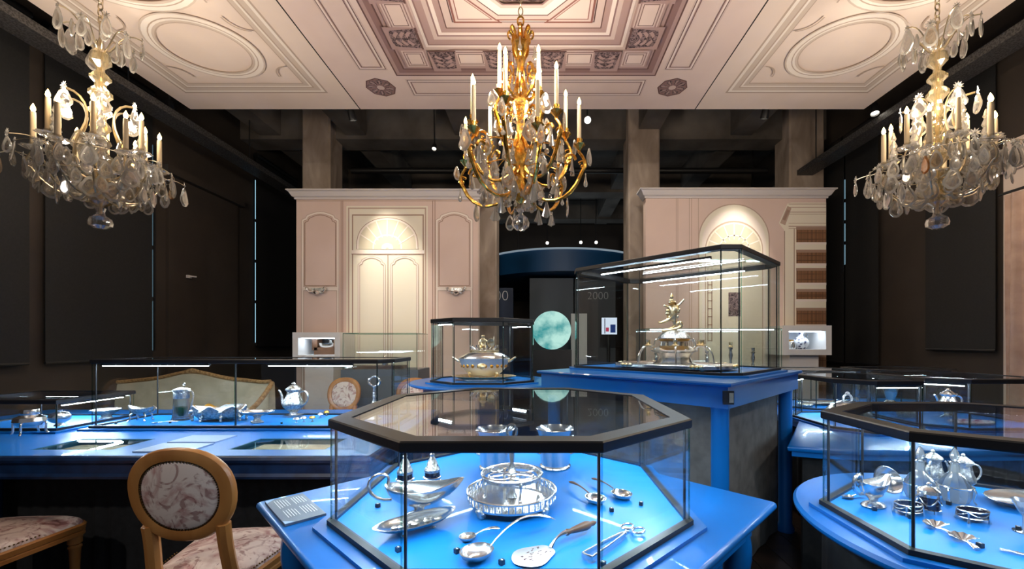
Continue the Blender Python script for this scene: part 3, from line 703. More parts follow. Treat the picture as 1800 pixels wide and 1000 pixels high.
# --- left long table with recessed display trays
lt = thing('display_table', 'long blue table with recessed trays along the left side', 'table', (0, 0, 0))
X0, X1, Y0, Y1 = -4.45, -.92, 2.24, 3.78
holes = [(-2.90, -2.43, 2.36, 2.63), (-1.775, -1.22, 2.365, 2.64)]
xs = sorted({X0, X1, *[h[0] for h in holes], *[h[1] for h in holes]}); ys = sorted({Y0, Y1, *[h[2] for h in holes], *[h[3] for h in holes]})
mb = MB()
for i in range(len(xs)-1):
    for j in range(len(ys)-1):
        cx_, cy_ = (xs[i]+xs[i+1])/2, (ys[j]+ys[j+1])/2
        if any(h[0] < cx_ < h[1] and h[2] < cy_ < h[3] for h in holes): continue
        mb.box((cx_, cy_, TZ-.0125), (xs[i+1]-xs[i], ys[j+1]-ys[j], .025))
mb.build('table_top', 'blue', lt, smooth=0)
prof = [(-.03, -.125), (.005, -.125), (.012, -.11), (.002, -.095), (.0, -.05), (.016, -.035), (.02, -.02), (.012, -.006), (.0, .0), (-.03, .0)]
MB().loft([[(X0, Y0-d, TZ+z-.001), (X1+d, Y0-d, TZ+z-.001), (X1+d, Y1, TZ+z-.001)] for d, z in prof], cap=False, closed=False).build('edge_moulding', 'blue_dark', lt, smooth=30)
skirt([(X0, Y0+.22), (X1-.2, Y0+.22), (X1-.2, Y1-.1), (X0, Y1-.1)], .01, TZ-.03, lt, amp=.01)
for x in (-3.12,): MB().lathe([(.04, 0), (.055, .06), (.04, .12), (.05, TZ-.12)], 14).build('leg', 'blue_dark', lt, (x, Y0+.12, 0))
for h, lab in zip(holes, ('recessed tray with a cream document at the left end of the long blue table', 'recessed tray with a cream document left of the octagonal case')):
    cx_, cy_ = (h[0]+h[1])/2, (h[2]+h[3])/2; w, d = h[1]-h[0], h[3]-h[2]
    t = thing('document_tray', lab, 'tray', (cx_, cy_, TZ-.036), 0, 'recessed document trays')
    MB().ring(rect(0, 0, w/2-.0005, d/2-.0005), rect(0, 0, w/2-.008, d/2-.008), 0, .035).build('frame', 'teal', t, smooth=0)
    MB().box((0, 0, .002), (w-.016, d-.016, .004)).build('bed', 'teal', t)
    MB().box((0, -.005, .0065), (w*.80, d*.72, .004)).build('document', 'paper', t)
    MB().box((0, 0, .030), (w-.018, d-.018, .004)).build('cover_glass', 'glass', t)
for (x0, x1, y0, y1), lab in (((-2.255, -1.965, 2.516, 2.70), 'pale blue text plate lying nearer the long case on the left table'), ((-2.255, -1.95, 2.30, 2.49), 'pale blue text plate lying at the left table edge above the chair back')):
    t = thing('text_plate', lab, 'text plate', ((x0+x1)/2, (y0+y1)/2, TZ), 0, 'pale text plates on the left table')
    MB().box((0, 0, .004), (x1-x0, y1-y0, .008)).build('plate', 'plate_blue', t)
t = thing('text_plate', 'grey text plate with white lines of text on the left corner of the cornerwise table', 'text plate', (-.893, 1.515, TZ+.001), -pi/4)
MB().box((0, 0, .004), (.275, .128, .008)).build('plate', 'label', t)
for s in (-1, 1):
    MB().prism([(s*.137, -.0635), (s*.137, -.035), (s*.108, -.0635)][::s], .0082, .0092).build('pale_corner', 'plate_blue', t)
mb = MB()
for blk in (-1, 1):
    for k in range(5):
        for q in (-1, 1):
            mb.box((blk*.058-.012+R.uniform(-.004, .004), .050-k*.0088-(.054 if q < 0 else 0), .0084), (.088+R.uniform(-.02, .01), .0020, .0008))
mb.build('printed_lines', 'ink', t)

# ================================================================== GLASS CASES
def case(name, label, poly, loc, z0, h, rz=0, lid_t=.028, lid_w=.05, leds=(), rods=True, plinth=.05, pl_t=.012, deck='blue_deck', led_mat='led', group=None, topglass=True, led_in=.03, led_w=.012, led_len=.86, split=(), hide_led=False, seg={}):
    t = thing(name, label, 'display case', (loc[0], loc[1], z0), rz, group); n = len(poly)
    if plinth: MB().prism(offset(poly, plinth), 0, pl_t).build('plinth', 'blue', t, smooth=0)
    zb = pl_t if plinth else 0
    MB().ring(offset(poly, .012), offset(poly, -.012), zb, zb+.016).build('base_rail', 'black', t, smooth=0)
    MB().prism(offset(poly, -.012), zb, zb+.006).build('deck', deck, t, smooth=0)
    zt = h-lid_t
    for i in range(n):
        a, b = Vector(poly[i]), Vector(poly[(i+1) % n]); L = (b-a).length; ang = math.atan2((b-a).y, (b-a).x); mid = (a+b)/2
        parts = [(0, L)] if i not in split else [(-L/4, L/2), (L/4, L/2)]
        for off, ll in parts:
            hh = zt-zb-.012; mb = MB(); x_, y_ = ll/2-.0015, .003
            mb.k = 0; vs = [(sx*x_, sy*y_, z) for z in (0, hh) for sy in (-1, 1) for sx in (-1, 1)]
            mb.add(vs, [(0, 1, 5, 4), (2, 6, 7, 3)]); mb.k = 1; mb.add(vs, [(0, 4, 6, 2), (1, 3, 7, 5)])
            p = mid+(b-a).normalized()*off
            mb.build('pane', ['glass', 'glass_edge'], t, (p.x, p.y, zb+.012), (0, 0, ang), smooth=0)
    if rods:
        pts = list(offset(poly, -.014))
        for i in split:
            a, b = Vector(poly[i]), Vector(poly[(i+1) % n]); m_ = (a+b)/2; q = Vector(((b-a).y, -(b-a).x)).normalized(); pts.append(tuple(m_-q*.012))
        rod = MB().tube([(0, 0, zb+.006), (0, 0, zt)], .0045, 8).mesh('corner_rod', 'black')
        for x, y in pts: put('corner_rod', rod, t, (x, y, 0))
    MB().loft([[(x, y, z) for x, y in offset(poly, d)] for d, z in ((.006, zt), (.008, zt+.004), (.008, h-.004), (.004, h))]+[[(x, y, z) for x, y in offset(poly, d)] for d, z in ((-lid_w, h), (-lid_w, zt), (.006, zt))], cap=False).build('lid_frame', 'black', t, smooth=0)
    if topglass: MB().prism(offset(poly, -lid_w+.001), h-.010, h-.003).build('lid_glass', 'glass', t, smooth=0)
    ip = offset(poly, -led_in)
    for i, so, sl in [(i, so, sl) for i in leds for so, sl in seg.get(i, ((0, led_len),))]:
        a, b = Vector(ip[i]), Vector(ip[(i+1) % n]); L = (b-a).length*sl; ang = math.atan2((b-a).y, (b-a).x); m_ = (a+b)/2+(b-a)*so
        hh_ = .004 if hide_led else .016
        ho = MB().box((0, 0, hh_/2), (L+.02, led_w+.008, hh_)).build('led_housing', 'black', t, (m_.x, m_.y, zt-hh_), (0, 0, ang), smooth=0)
        if hide_led: MB().add([(-L/2, -led_w/2, -.0005), (L/2, -led_w/2, -.0005), (L/2, led_w/2, -.0005), (-L/2, led_w/2, -.0005)], [(0, 1, 2, 3)]).build('led_strip', led_mat, ho, smooth=0)
        else: MB().box((0, 0, -.002), (L, led_w, .004)).build('led_strip', led_mat, ho, smooth=0)
    return t
OC = case('octagonal_case', 'large octagonal glass case full of table silver in the foreground', octo(.59, .622, .335, .31), (-.096, 1.68), TZ, .36, leds=range(8), lid_w=.055, lid_t=.03, hide_led=True, led_w=.026)
LC = case('long_case', 'long low glass case with coffee pot and jug on the left table', [(-1.02, -.25), (.98, -.25), (1.05, -.12), (1.05, .25), (-1.02, .25)], (-2.115, 3.16), TZ, .492, leds=(0, 3), split=(0,), lid_t=.03, lid_w=.04, led_mat='led_strong', seg={0: ((-.30, .38), (.26, .30)), 3: ((.30, .38), (-.26, .30))})
SC = case('low_case', 'low glass case cut off by the left edge of the picture', [(-.75, -.28), (.02, -.28), (.0, .28), (-.75, .28)], (-3.30, 3.1), TZ, .22, leds=(1, 2), lid_t=.028, lid_w=.035, led_mat='led_strong')
RC = case('octagonal_case', 'octagonal glass case with sauce boat and decanters at the lower right corner', octo(.5, .40, .30, .22), (1.55, 1.355), TZ, .36, leds=range(8), lid_w=.05, lid_t=.03, plinth=.04, hide_led=True, led_w=.02)
TC = case('tureen_case', 'small octagonal glass case holding the parcel-gilt tureen', octo(.44, .41, .235, .23), (-.497, 3.79), rt_z, .558, led_len=.6, led_mat='led_strong', leds=(3, 7), lid_t=.034, lid_w=.05)
rc = [(-.65, -.46), (.65, -.46), (.65, .46), (-.65, .46)]
tcp = octo(.64, .46, .085, .085)
TL = case('tall_case', 'tallest glass case with the figure-topped silver centrepiece', tcp, (1.01, 3.18), tall_z, .79, rz=-pi/4, leds=(0, 4), lid_t=.03, lid_w=.045, led_in=.15, led_w=.014)
R1 = case('octagonal_case', 'glass case with a covered silver dish on the right rear table beside the blue plinth', octo(.31, .40, .16, .17), (2.36, 3.12), TZ, .36, leds=(0, 1, 4, 5), lid_t=.032, plinth=.03, led_mat='led_strong')
R2 = case('octagonal_case', 'glass case with coffee pot and red-patterned plate on the right rear table', octo(.42, .41, .2, .19), (3.16, 3.24), TZ, .36, leds=(1, 3, 5, 7), lid_t=.032, plinth=.03, led_mat='led_strong')
R3 = case('octagonal_case', 'farthest glass case on the right rear table, mostly its black lid visible', octo(.42, .32, .2, .15), (3.52, 4.10), TZ, .36, leds=(0,), lid_t=.032, plinth=.03)
R4 = case('octagonal_case', 'glass case behind the right corner of the blue plinth, lid glass reflecting the bookcase', octo(.32, .30, .15, .14), (2.62, 3.97), TZ, .36, leds=(0, 4), lid_t=.032, plinth=.03)

# ================================================================== CHAIRS
def make_chair(lab):
    t = thing('chair', lab, 'chair', (0, 0, 0), 0, 'medallion-back chairs')
    SH = .44
    seat_o = [(-.20, -.21), (.20, -.21)]+[(.20+.055*i/6, -.21+.38*i/6) for i in range(1, 7)]+[(.255*cos(a)**.6 if cos(a) > 0 else -.255*(-cos(a))**.6, .17+.085*sin(a)) for a in [pi*i/14 for i in range(1, 14)]]+[(-.20-.055*i/6, -.21+.38*i/6) for i in range(6, 0, -1)]
    MB().loft([[(x, y, z) for x, y in offset(seat_o, d)] for d, z in ((-.02, SH-.075), (.0, SH-.072), (.0, SH-.055), (-.006, SH-.05), (0, SH-.045), (.004, SH-.02), (-.004, SH-.012))]).build('seat_frame', 'wood', t, smooth=35)
    rings = []
    for k in range(9):
        u = k/8*pi/2; rings.append([(x*(1-.0)*(.35+.65*cos(u)) if k > 4 else x*(.35+.65*cos(u)), y*(.35+.65*cos(u)), SH-.012+.05*sin(u)) for x, y in offset(seat_o, -.008)])
    c_ = MB(); c_.loft(rings); c_.build('seat_cushion', 'fabric', t, smooth=60)
    # medallion back, outline wider at the top
    def med(k, n=40):
        o = []
        for i in range(n):
            a = 2*pi*i/n; x = cos(a); z = sin(a)
            w = .192*(1+.06*z)*k; h = .188*k
            o.append((math.copysign(abs(x)**.9, x)*w, math.copysign(abs(z)**.92, z)*h))
        return o
    def lean(x, z, y): return (x, -.215-.16*(z-SH)+y+.25*x*x, z)
    ZC = .80
    def loop(o, y): return [lean(x, ZC+z, y) for x, z in o]
    bo = MB()
    prof = [(1.0, -.014), (1.03, -.004), (1.03, .010), (1.0, .018), (.9, .022), (.775, .016), (.765, .0), (.775, -.016), (.9, -.02), (1.0, -.014)]
    bo.loft([loop(med(k), y) for k, y in prof], cap=False); bo.build('back_frame', 'wood', t, smooth=50)
    for nm, s in (('front_pad', 1), ('back_pad', -1)):
        MB().loft([loop(med(.78*cos(u)+.001), s*(.006+.020*sin(u))) for u in [pi/2*i/7 for i in range(8)]]).build(nm, 'fabric', t, smooth=70)
    nb = MB()
    for o, y in ((med(.75, 90), -.0135),):
        for x, z in o:
            p = lean(x, ZC+z, y); nb.ball(p, .0042, 6, 3)
    for s in (-1, 1):
        for k in range(14): nb.ball((s*(.195+.03*k/13), -.20+.2*k/13, SH+.004), .0042, 6, 3)
    tag(nb.build('nail_trim', 'nail', t), kind='stuff')
    for s in (-1, 1):
        # rear leg running up into a stile
        path = chain_bez((lean(s*.168, .0, -.03), lean(s*.165, .15, .0), lean(s*.155, .3, .0), lean(s*.150, SH-.02, 0)), (lean(s*.150, SH-.02, 0), lean(s*.145, .52, 0), lean(s*.135, .59, 0), lean(s*.140, .675, 0)), n=7)
        MB().tube(path, [.015+.012*min(1, i/7) if i < 9 else .026 for i in range(len(path))], 8).build('rear_leg', 'wood', t)
        fl_ = MB(); fl_.lathe([(.011, 0), (.015, .012), (.0125, .02), (.024, SH-.15), (.028, SH-.145), (.028, SH-.135), (.021, SH-.128), (.03, SH-.12), (.03, SH-.075)], 24, lob=10, amp=.0)
        fl_.build('front_leg', 'wood', t, (s*.205, .185, 0))
    return t
ch = make_chair('honey-wood chair seen from behind, oval floral back, beside the cornerwise table')
ch.location = (-1.425, 1.905, 0); ch.rotation_euler = (0, 0, math.radians(4)); 
def chair_copy(x, y, a, lab):
    c_ = copy_tree(ch); c_.location = (x, y, 0); c_.rotation_euler = (0, 0, math.radians(a)); c_['label'] = lab; return c_
chair_copy(-2.70, 2.045, 3, 'floral-seated chair cut off by the left edge, only its seat and front leg showing')
chair_copy(-2.28, 4.55, 176, 'oval-backed chair behind the long case, seen through it near the coffee pot')
chair_copy(-1.42, 4.5, 184, 'oval-backed chair behind the long case, beside the round blue table')
# ================================================================== SETTEE
st = thing('settee', 'cream settee with carved wooden frame behind the long left case', 'settee', (-4.05, 4.55, 0))
def stop(u): return .985+.075*math.exp(-((u)/.32)**2)-.055*(abs(u)**2)+.05*max(0, abs(u)-.9)*4
W2 = .93
us = [-1+2*i/36 for i in range(37)]
fr = [(u*W2, .30+.03*u*u*-1, stop(u)) for u in us]
mb = MB(); sec = []
for u in us:
    z1 = stop(u)-.015; x = u*W2
    sec.append([(x, .25, .42), (x, .24, .7), (x, .27, z1-.01), (x, .31, z1), (x, .345, z1-.01), (x, .36, .7), (x, .35, .42)])
mb.loft(sec); mb.build('back_cushion', 'cream', st, smooth=60)
MB().tube(fr, .022, 8).build('top_rail', 'giltwood', st)
mb = MB()
for k in range(11):
    a = (k-5)/5; mb.ball((a*.16, .29, stop(a*.17)+.016-.02*abs(a)), .026-.01*abs(a), 8, 5, (1.3, .6, 1))
mb.build('carved_crest', 'giltwood', st)
MB().prism([(-.9, -.42), (.9, -.42), (.93, .28), (-.93, .28)], .33, .45).build('seat', 'cream', st, smooth=30)
for s in (-1, 1):
    MB().tube(chain_bez(((s*.93, .30, .93), (s*.97, .1, .80), (s*.97, -.05, .68), (s*.97, -.22, .66)), ((s*.97, -.22, .66), (s*.97, -.36, .66), (s*.95, -.36, .5), (s*.9, -.38, .33))), .026, 8).build('arm', 'giltwood', st)
    MB().prism([(s*.95-.02, -.2), (s*.95+.02, -.2), (s*.95+.02, .3), (s*.95-.02, .3)], .33, .64).build('arm_pad', 'cream', st)
    for y in (-.36, .28): MB().lathe([(.012, 0), (.02, .03), (.02, .05), (.035, .33)], 10).build('leg', 'giltwood', st, (s*.86, y, 0))
MB().box((0, -.425, .35), (1.8, .03, .06)).build('front_rail', 'giltwood', st)
# ================================================================== CHANDELIERS
def plaque(L, w, wav=0, th=.0045):
    """flat cut-crystal pendant hanging from the origin, pear outline with a bevelled rim"""
    n = 18; o = []
    for i in range(n):
        a = 2*pi*i/n; z = -L/2-L/2*cos(a); u = -z/L
        x = w*sin(a)*(.55+.75*u)*(1+wav*cos(5*a))*(1.0 if u < .85 else .9)
        o.append((x, z))
    mz = -L*.58
    inn = [(x*.72, mz+(z-mz)*.74) for x, z in o]
    ra = [(x*.72, -th*1.6, mz+(z-mz)*.74) for x, z in o]; rb = [(x, -th*.5, z) for x, z in o]; rc = [(x, th*.5, z) for x, z in o]; rd = [(x*.72, th*1.6, mz+(z-mz)*.74) for x, z in o]
    mb = MB(); mb.k = 1; mb.loft([ra, rb, rc, rd], cap=False); mb.k = 0; mb.add(ra, [tuple(range(n))]); mb.add(rd, [tuple(range(n))])
    return mb.mesh('pendant', ['crystal', 'crystal_rim'], 20)
def drop(L, r):
    mb = MB(); mb.lathe([(.001, 0), (r*.3, -L*.12), (r*.2, -L*.2), (r*.45, -L*.45), (r, -L*.75), (r*.75, -L*.93), (.001, -L)], 8); return mb.mesh('pendant', 'crystal_rim', 20)
def shell(L, w):
    mb = MB(); rings = []
    for k in range(6):
        u = k/5; ww = w*(.18+.82*u**1.3); rings.append([(ww*sin(a)*1.0, .012*u*cos(5*a)+(.004 if s else -.004), -L*u-(.012*cos(a*2) if k == 5 else 0)) for s, aa in ((0, [-1.2+2.4*i/10 for i in range(11)]), (1, [1.2-2.4*i/10 for i in range(11)])) for a in aa])
    mb.loft(rings); return mb.mesh('pendant', 'crystal_rim', 20)
def star(r, n=10):
    mb = MB()
    for k in range(n):
        a = 2*pi*k/n; mb.at((0, 0, 0), 0, 0, a); mb.add([(0, .004, 0), (-r*.16, 0, r*.55), (0, -.004, r*.5), (r*.16, 0, r*.55), (0, 0, r)], [(0, 1, 2), (0, 2, 3), (1, 4, 2), (2, 4, 3), (0, 3, 4), (0, 4, 1)])
    mb.T = Matrix(); mb.ball((0, -.004, 0), r*.22, 6, 4); return mb.mesh('rosette', 'crystal_rim', 20)
PL = [plaque(.125, .036, .0), plaque(.145, .048, .05), plaque(.105, .031), plaque(.14, .055, .08), plaque(.12, .026)]
PLS = []
for m_ in (PL[0], PL[2]):
    k_ = m_.copy(); k_.materials[0] = M['crystal_smoke']; PLS.append(k_)
AMB = PL[4].copy(); AMB.materials[0] = M['crystal_amber']; AMB.materials[1] = M['crystal_amber']
DR = [drop(.075, .016), drop(.055, .018), drop(.10, .016)]
SHL = shell(.10, .045)
STAR = star(.034); STAR2 = star(.024, 8)
BALL = MB().ball((0, 0, -.018), .017, 8, 6).mesh('pendant', 'crystal', 20)
def candle(H, r): return MB().lathe([(.001, 0), (r, 0), (r*.96, H*.9), (r*.9, H), (.001, H+.002)], 12).mesh('candle', 'wax')
FLAME = MB().lathe([(.001, 0), (.008, .004), (.013, .016), (.011, .032), (.005, .046), (.001, .056)], 10).mesh('flame', 'flame')
def chain(t, z0, z1):
    link = MB().tube([(0.016*cos(a), 0, .030*sin(a)) for a in [2*pi*i/14 for i in range(14)]], .0045, 6, closed=True).mesh('chain_link', 'arm')
    n = int((z1-z0)/.048)
    for k in range(n): put('chain_link', link, t, (0, 0, z0+.03+k*.048), (0, 0, pi/2*(k % 2)))
def lamp(t, z, watts, col=(1, .84, .66), r=.03, off=(0, 0)):
    l = bpy.data.lights.new('candle_lamp', 'POINT'); l.energy = watts; l.color = col; l.shadow_soft_size = r
    o = bpy.data.objects.new('candle_lamp', l); COL.objects.link(o); o.parent = t; o.location = (off[0], off[1], z); return o
def crystal_chandelier(lab, loc, seed):
    rr_ = random.Random(seed)
    t = thing('crystal_chandelier', lab, 'chandelier', loc)          # origin at the bottom finial; z up
    B = EYE+.82-loc[2]                                              # = 0
    z = lambda v: v-.82                                             # heights above eye -> local
    chain(t, z(2.30), z(2.80)+.0)
    MB().lathe([(.001, 2.79-.82), (.05, 2.79-.82), (.06, 2.80-.82), (.001, 2.80-.82)], 16).build('ceiling_cap', 'arm', t)
    prof = []
    zz = .98
    for r0, r1, h in ((.02, .06, .05), (.055, .03, .04), (.035, .075, .06), (.07, .035, .05), (.03, .05, .05), (.045, .02, .05), (.03, .062, .07), (.06, .03, .05), (.03, .055, .06), (.05, .025, .05), (.03, .055, .06), (.05, .03, .05), (.03, .06, .06), (.06, .028, .06), (.03, .062, .07), (.06, .03, .06), (.03, .055, .05), (.055, .022, .06), (.022, .055, .06), (.055, .05, .04), (.05, .02, .08), (.02, .01, .06)):
        prof.append((r0, z(zz))); prof.append((r1, z(zz+h*.6))); zz += h
    MB().lathe(prof, 16, lob=8, amp=.06).build('stem', 'crystal_candlelit', t, smooth=20)
    MB().tube([(0, 0, z(.93)), (0, 0, z(2.32))], .008).build('core_rod', 'arm', t)
    MB().lathe([(.005, .165), (.03, .15), (.022, .12), (.026, .10), (.058, .075), (.066, .045), (.062, .02), (.03, .0), (.005, -.002)], 20, lob=10, amp=.03).build('finial', 'crystal', t, smooth=25)
    n = 12
    can_m = candle(.225, .0155)
    pan = MB().lathe([(.008, 0), (.05, .008), (.062, .018), (.055, .02), (.012, .01), (.018, .035), (.02, .045), (.005, .045)], 16, lob=8, amp=.08).mesh('drip_pan', 'crystal', 25)
    ring_r = .315
    for k in range(n):
        a = 2*pi*k/n+.16; rk = ring_r+(.0 if k % 2 else -.055); pz = z(1.35)-(.05 if k % 2 else -.02); c_, s_ = cos(a), sin(a)
        def q(r, h): return (c_*r, s_*r, h)
        path = chain_bez((q(.03, z(1.10)), q(.10, z(.98)), q(.24, z(1.02)), q(rk+.01, z(1.18))), (q(rk+.01, z(1.18)), q(rk+.05, pz-.12), q(rk+.03, pz-.05), q(rk, pz)), n=7)
        MB().tube(path, .0055, 6).build('arm', 'arm', t)
        put('drip_pan', pan, t, q(rk, pz)); put('candle', can_m, t, q(rk, pz+.03)); put('flame', FLAME, t, q(rk, pz+.257))
        # outward pendant wire with rosette
        e = q(rk+.115+.03*(k % 3), pz-.06)
        MB().tube(bez(q(rk, pz-.06), q(rk+.05, pz-.02), q(rk+.1, pz-.03), e), .003, 5).build('wire', 'arm', t)
        put('rosette', STAR, t, e, (0, 0, a+pi/2)); put('pendant', AMB if k in (2, 7) else PL[k % 3], t, (e[0], e[1], e[2]-.02), (0, 0, a+pi/2+rr_.uniform(-.5, .5)))
        for j in range(2):
            b = a+(.13 if j else -.13); p = (cos(b)*(rk-.01), sin(b)*(rk-.01), pz-.02)
            put('pendant', (PL+PLS)[rr_.randrange(7)], t, p, (rr_.uniform(-.1, .1), 0, b+pi/2+rr_.uniform(-.8, .8)))
    for k in range(6): lamp(t, z(1.78), CANDLE_W*n/6, r=.05, off=(.25*cos(k*pi/3+.4), .25*sin(k*pi/3+.4)))
    # basket of pendants below the arms
    for r, h, m_, in ((.40, 1.28, 16), (.35, 1.22, 18), (.29, 1.16, 15), (.22, 1.13, 12), (.14, 1.13, 8)):
        for k in range(m_):
            a = 2*pi*k/m_+rr_.uniform(-.12, .12); hh = z(h)+rr_.uniform(-.015, .015)
            p = (cos(a)*r, sin(a)*r, hh); put('rosette', STAR2, t, p, (0, 0, a+pi/2))
            put('pendant', (PL+PLS)[rr_.randrange(7)], t, (p[0], p[1], p[2]-.012), (rr_.uniform(-.15, .15), 0, a+pi/2+rr_.uniform(-.6, .6)))
    for r, h in ((.40, 1.28), (.29, 1.16)):
        MB().tube([(r*cos(a), r*sin(a), z(h)) for a in [2*pi*i/40 for i in range(40)]], .0022, 5, closed=True).build('pendant_ring', 'arm', t)
    # upright scrolls with spires and plaques
    for k in range(6):
        a = 2*pi*k/6+.3; c_, s_ = cos(a), sin(a)
        def q(r, h): return (c_*r, s_*r, h)
        path = chain_bez((q(.03, z(1.18)), q(.17, z(1.16)), q(.17, z(1.35)), q(.10, z(1.50))), (q(.10, z(1.50)), q(.05, z(1.62)), q(.08, z(1.75)), q(.19, z(1.73))), n=7)
        MB().tube(path, .0075, 6).build('scroll', 'arm', t)
        put('rosette', STAR, t, q(.20, z(1.735)), (0, 0, a+pi/2)); put('pendant', PL[3], t, q(.20, z(1.72)), (0, 0, a+pi/2+rr_.uniform(-.4, .4)))
        put('pendant', PL[1], t, q(.12, z(1.48)), (0, 0, a+pi/2+rr_.uniform(-.8, .8))); put('pendant', PL[0], t, q(.15, z(1.30)), (0, 0, a+rr_.uniform(-.8, .8)))
        sp = MB().lathe([(.012, 0), (.03, .01), (.018, .03), (.032, .05), (.018, .08), (.028, .10), (.014, .14), (.024, .16), (.010, .2), (.018, .215), (.008, .25), (.004, .265)], 10)
        sp.build('spire', 'crystal_rim', t, q(.24, z(1.33)), smooth=20)
    # crown
    for k in range(10):
        a = 2*pi*k/10; c_, s_ = cos(a), sin(a); rr2 = .19+.03*(k % 2)
        def q(r, h): return (c_*r, s_*r, h)
        h2 = z(2.22+.05*(k % 2))
        MB().tube(bez(q(.02, z(2.10)), q(.08, z(2.12)), q(.10, z(2.32)), q(rr2, h2)), .0045, 6).build('crown_wire', 'arm', t)
        put('rosette', STAR2 if k % 2 else STAR, t, q(rr2, h2), (0, 0, a+pi/2)); put('pendant', (PL+PLS)[(k*2) % 7], t, q(rr2, h2-.01), (0, 0, a+pi/2+rr_.uniform(-.5, .5)), (1.15, 1.15, 1.25))
        put('pendant', PL[4], t, q(rr2-.07, h2-.04), (0, 0, a+pi/2+rr_.uniform(-.9, .9)))
    return t
crystal_chandelier('crystal chandelier with lit candles hanging at the left before the dark blinds', (-3.17, 3.0, EYE+.82), 3)
crystal_chandelier('crystal chandelier with lit candles hanging at the right before the dark wall', (2.875, 3.0, EYE+.82), 11)

def gilt_chandelier(lab, loc):
    rr_ = random.Random(5)
    t = thing('gilt_chandelier', lab, 'chandelier', loc); z = lambda v: v-.81
    chain(t, z(2.36), z(2.80))
    MB().lathe([(.001, z(2.79)), (.05, z(2.79)), (.06, z(2.80)), (.001, z(2.80))], 16).build('ceiling_cap', 'gold', t)
    MB().tube([(.022*cos(a), 0, z(2.32)+.035*sin(a)) for a in [2*pi*i/16 for i in range(16)]], .007, 6, closed=True).build('hook', 'gold', t)
    MB().lathe([(.01, z(1.0)), (.035, z(1.03)), (.05, z(1.10)), (.03, z(1.17)), (.045, z(1.25)), (.06, z(1.35)), (.03, z(1.45)), (.028, z(1.6)), (.05, z(1.7)), (.055, z(1.8)), (.03, z(1.9)), (.025, z(2.0)), (.045, z(2.08)), (.06, z(2.16)), (.03, z(2.2)), (.02, z(2.26)), (.008, z(2.30))], 16, lob=8, amp=.05).build('stem', 'gold', t)
    MB().lathe([(.018, .155), (.024, .14), (.014, .125), (.022, .112), (.05, .09), (.062, .055), (.058, .025), (.03, .0), (.003, -.004)], 20, lob=10, amp=.05).build('finial', 'crystal', t, smooth=25)
    # leafy crown
    for k in range(8):
        a = 2*pi*k/8; c_, s_ = cos(a), sin(a)
        q = lambda r, h: (c_*r, s_*r, h)
        MB().tube(chain_bez((q(.03, z(2.05)), q(.09, z(2.1)), q(.02, z(2.2)), q(.07, z(2.24))), (q(.07, z(2.24)), q(.1, z(2.26)), q(.1, z(2.2)), q(.075, z(2.19))), n=6), [.008]*4+[.012]*4+[.007]*5, 6).build('leaf_scroll', 'gold', t)
        MB().tube(chain_bez((q(.03, z(1.75)), q(.12, z(1.75)), q(.16, z(1.86)), q(.12, z(1.95))), (q(.12, z(1.95)), q(.08, z(2.02)), q(.05, z(1.93)), q(.08, z(1.90))), n=6), [.010]*5+[.012]*4+[.007]*4, 6).build('leaf_scroll', 'gold', t)
        put('pendant', DR[k % 3], t, q(.13, z(1.92)), (0, 0, a)); 
        if k % 2 == 0: put('pendant', DR[2], t, q(.10, z(2.14)))
    can_m = candle(.245, .0145)
    cup = MB().lathe([(.004, -.06), (.012, -.05), (.008, -.04), (.03, -.012), (.042, .0), (.036, .004), (.014, .002), (.017, .012), (.021, .04), (.016, .042), (.003, .042)], 14, lob=7, amp=.09).mesh('candle_cup', 'gold')
    nn = 0
    for cnt, r, bz, ph, zr in ((4, .19, 1.74, .75, 1.45), (6, .345, 1.55, .28, 1.22), (6, .425, 1.37, .82, 1.08)):
        for k in range(cnt):
            a = 2*pi*k/cnt+ph; c_, s_ = cos(a), sin(a); nn += 1
            q = lambda rr2, h: (c_*rr2, s_*rr2, h)
            dz = rr_.uniform(-.03, .03); b = z(bz)+dz
            path = chain_bez((q(.03, z(zr)+.05), q(r*.35, z(zr)-.12), q(r*.85, z(zr)-.13), q(r+.02, b-.19)), (q(r+.02, b-.19), q(r+.07, b-.12), q(r+.01, b-.07), q(r, b-.05)), n=8)
            MB().tube(path, [.011]*6+[.014]*6+[.010]*5, 7).build('arm', 'gold', t)
            # scroll leaf under the cup and curl on the arm
            MB().tube([q(r-.075+.05*(1-i/14)*cos(i*.62), b-.10+.05*(1-i/14)*sin(i*.62)) for i in range(15)], [.011-.0004*i for i in range(15)], 6).build('curl', 'gold', t)
            MB().tube([q(r+.025+.035*(1-i/12)*cos(2.5-i*.62), b-.15+.035*(1-i/12)*sin(2.5-i*.62)) for i in range(13)], [.010-.0004*i for i in range(13)], 6).build('curl', 'gold', t)
            put('candle_cup', cup, t, q(r, b)); put('candle', can_m, t, q(r, b+.03)); put('flame', FLAME, t, q(r, b+.277))
            put('pendant', SHL, t, q(r-.05, b-.10), (0, 0, a+pi/2)); put('rosette', STAR2, t, q(r-.05, b-.09), (0, 0, a+pi/2))
            put('pendant', DR[k % 3], t, q(r+.045, b-.2)); put('pendant', PL[k % 5], t, q(r+.07, b-.03), (0, 0, a+pi/2+rr_.uniform(-.6, .6)))
            put('pendant', BALL, t, q(r*.75, b-.22)); put('pendant', DR[(k+1) % 3], t, q(r*.55, b-.2))
            put('pendant', (PL+[SHL, SHL])[rr_.randrange(7)], t, q(r*.8, z(zr)-.06), (0, 0, a+pi/2+rr_.uniform(-.6, .6)))
            put('pendant', BALL, t, q(r*.35, z(zr)-.06)); put('pendant', SHL, t, q(r*.45, z(zr)-.08), (0, 0, a))
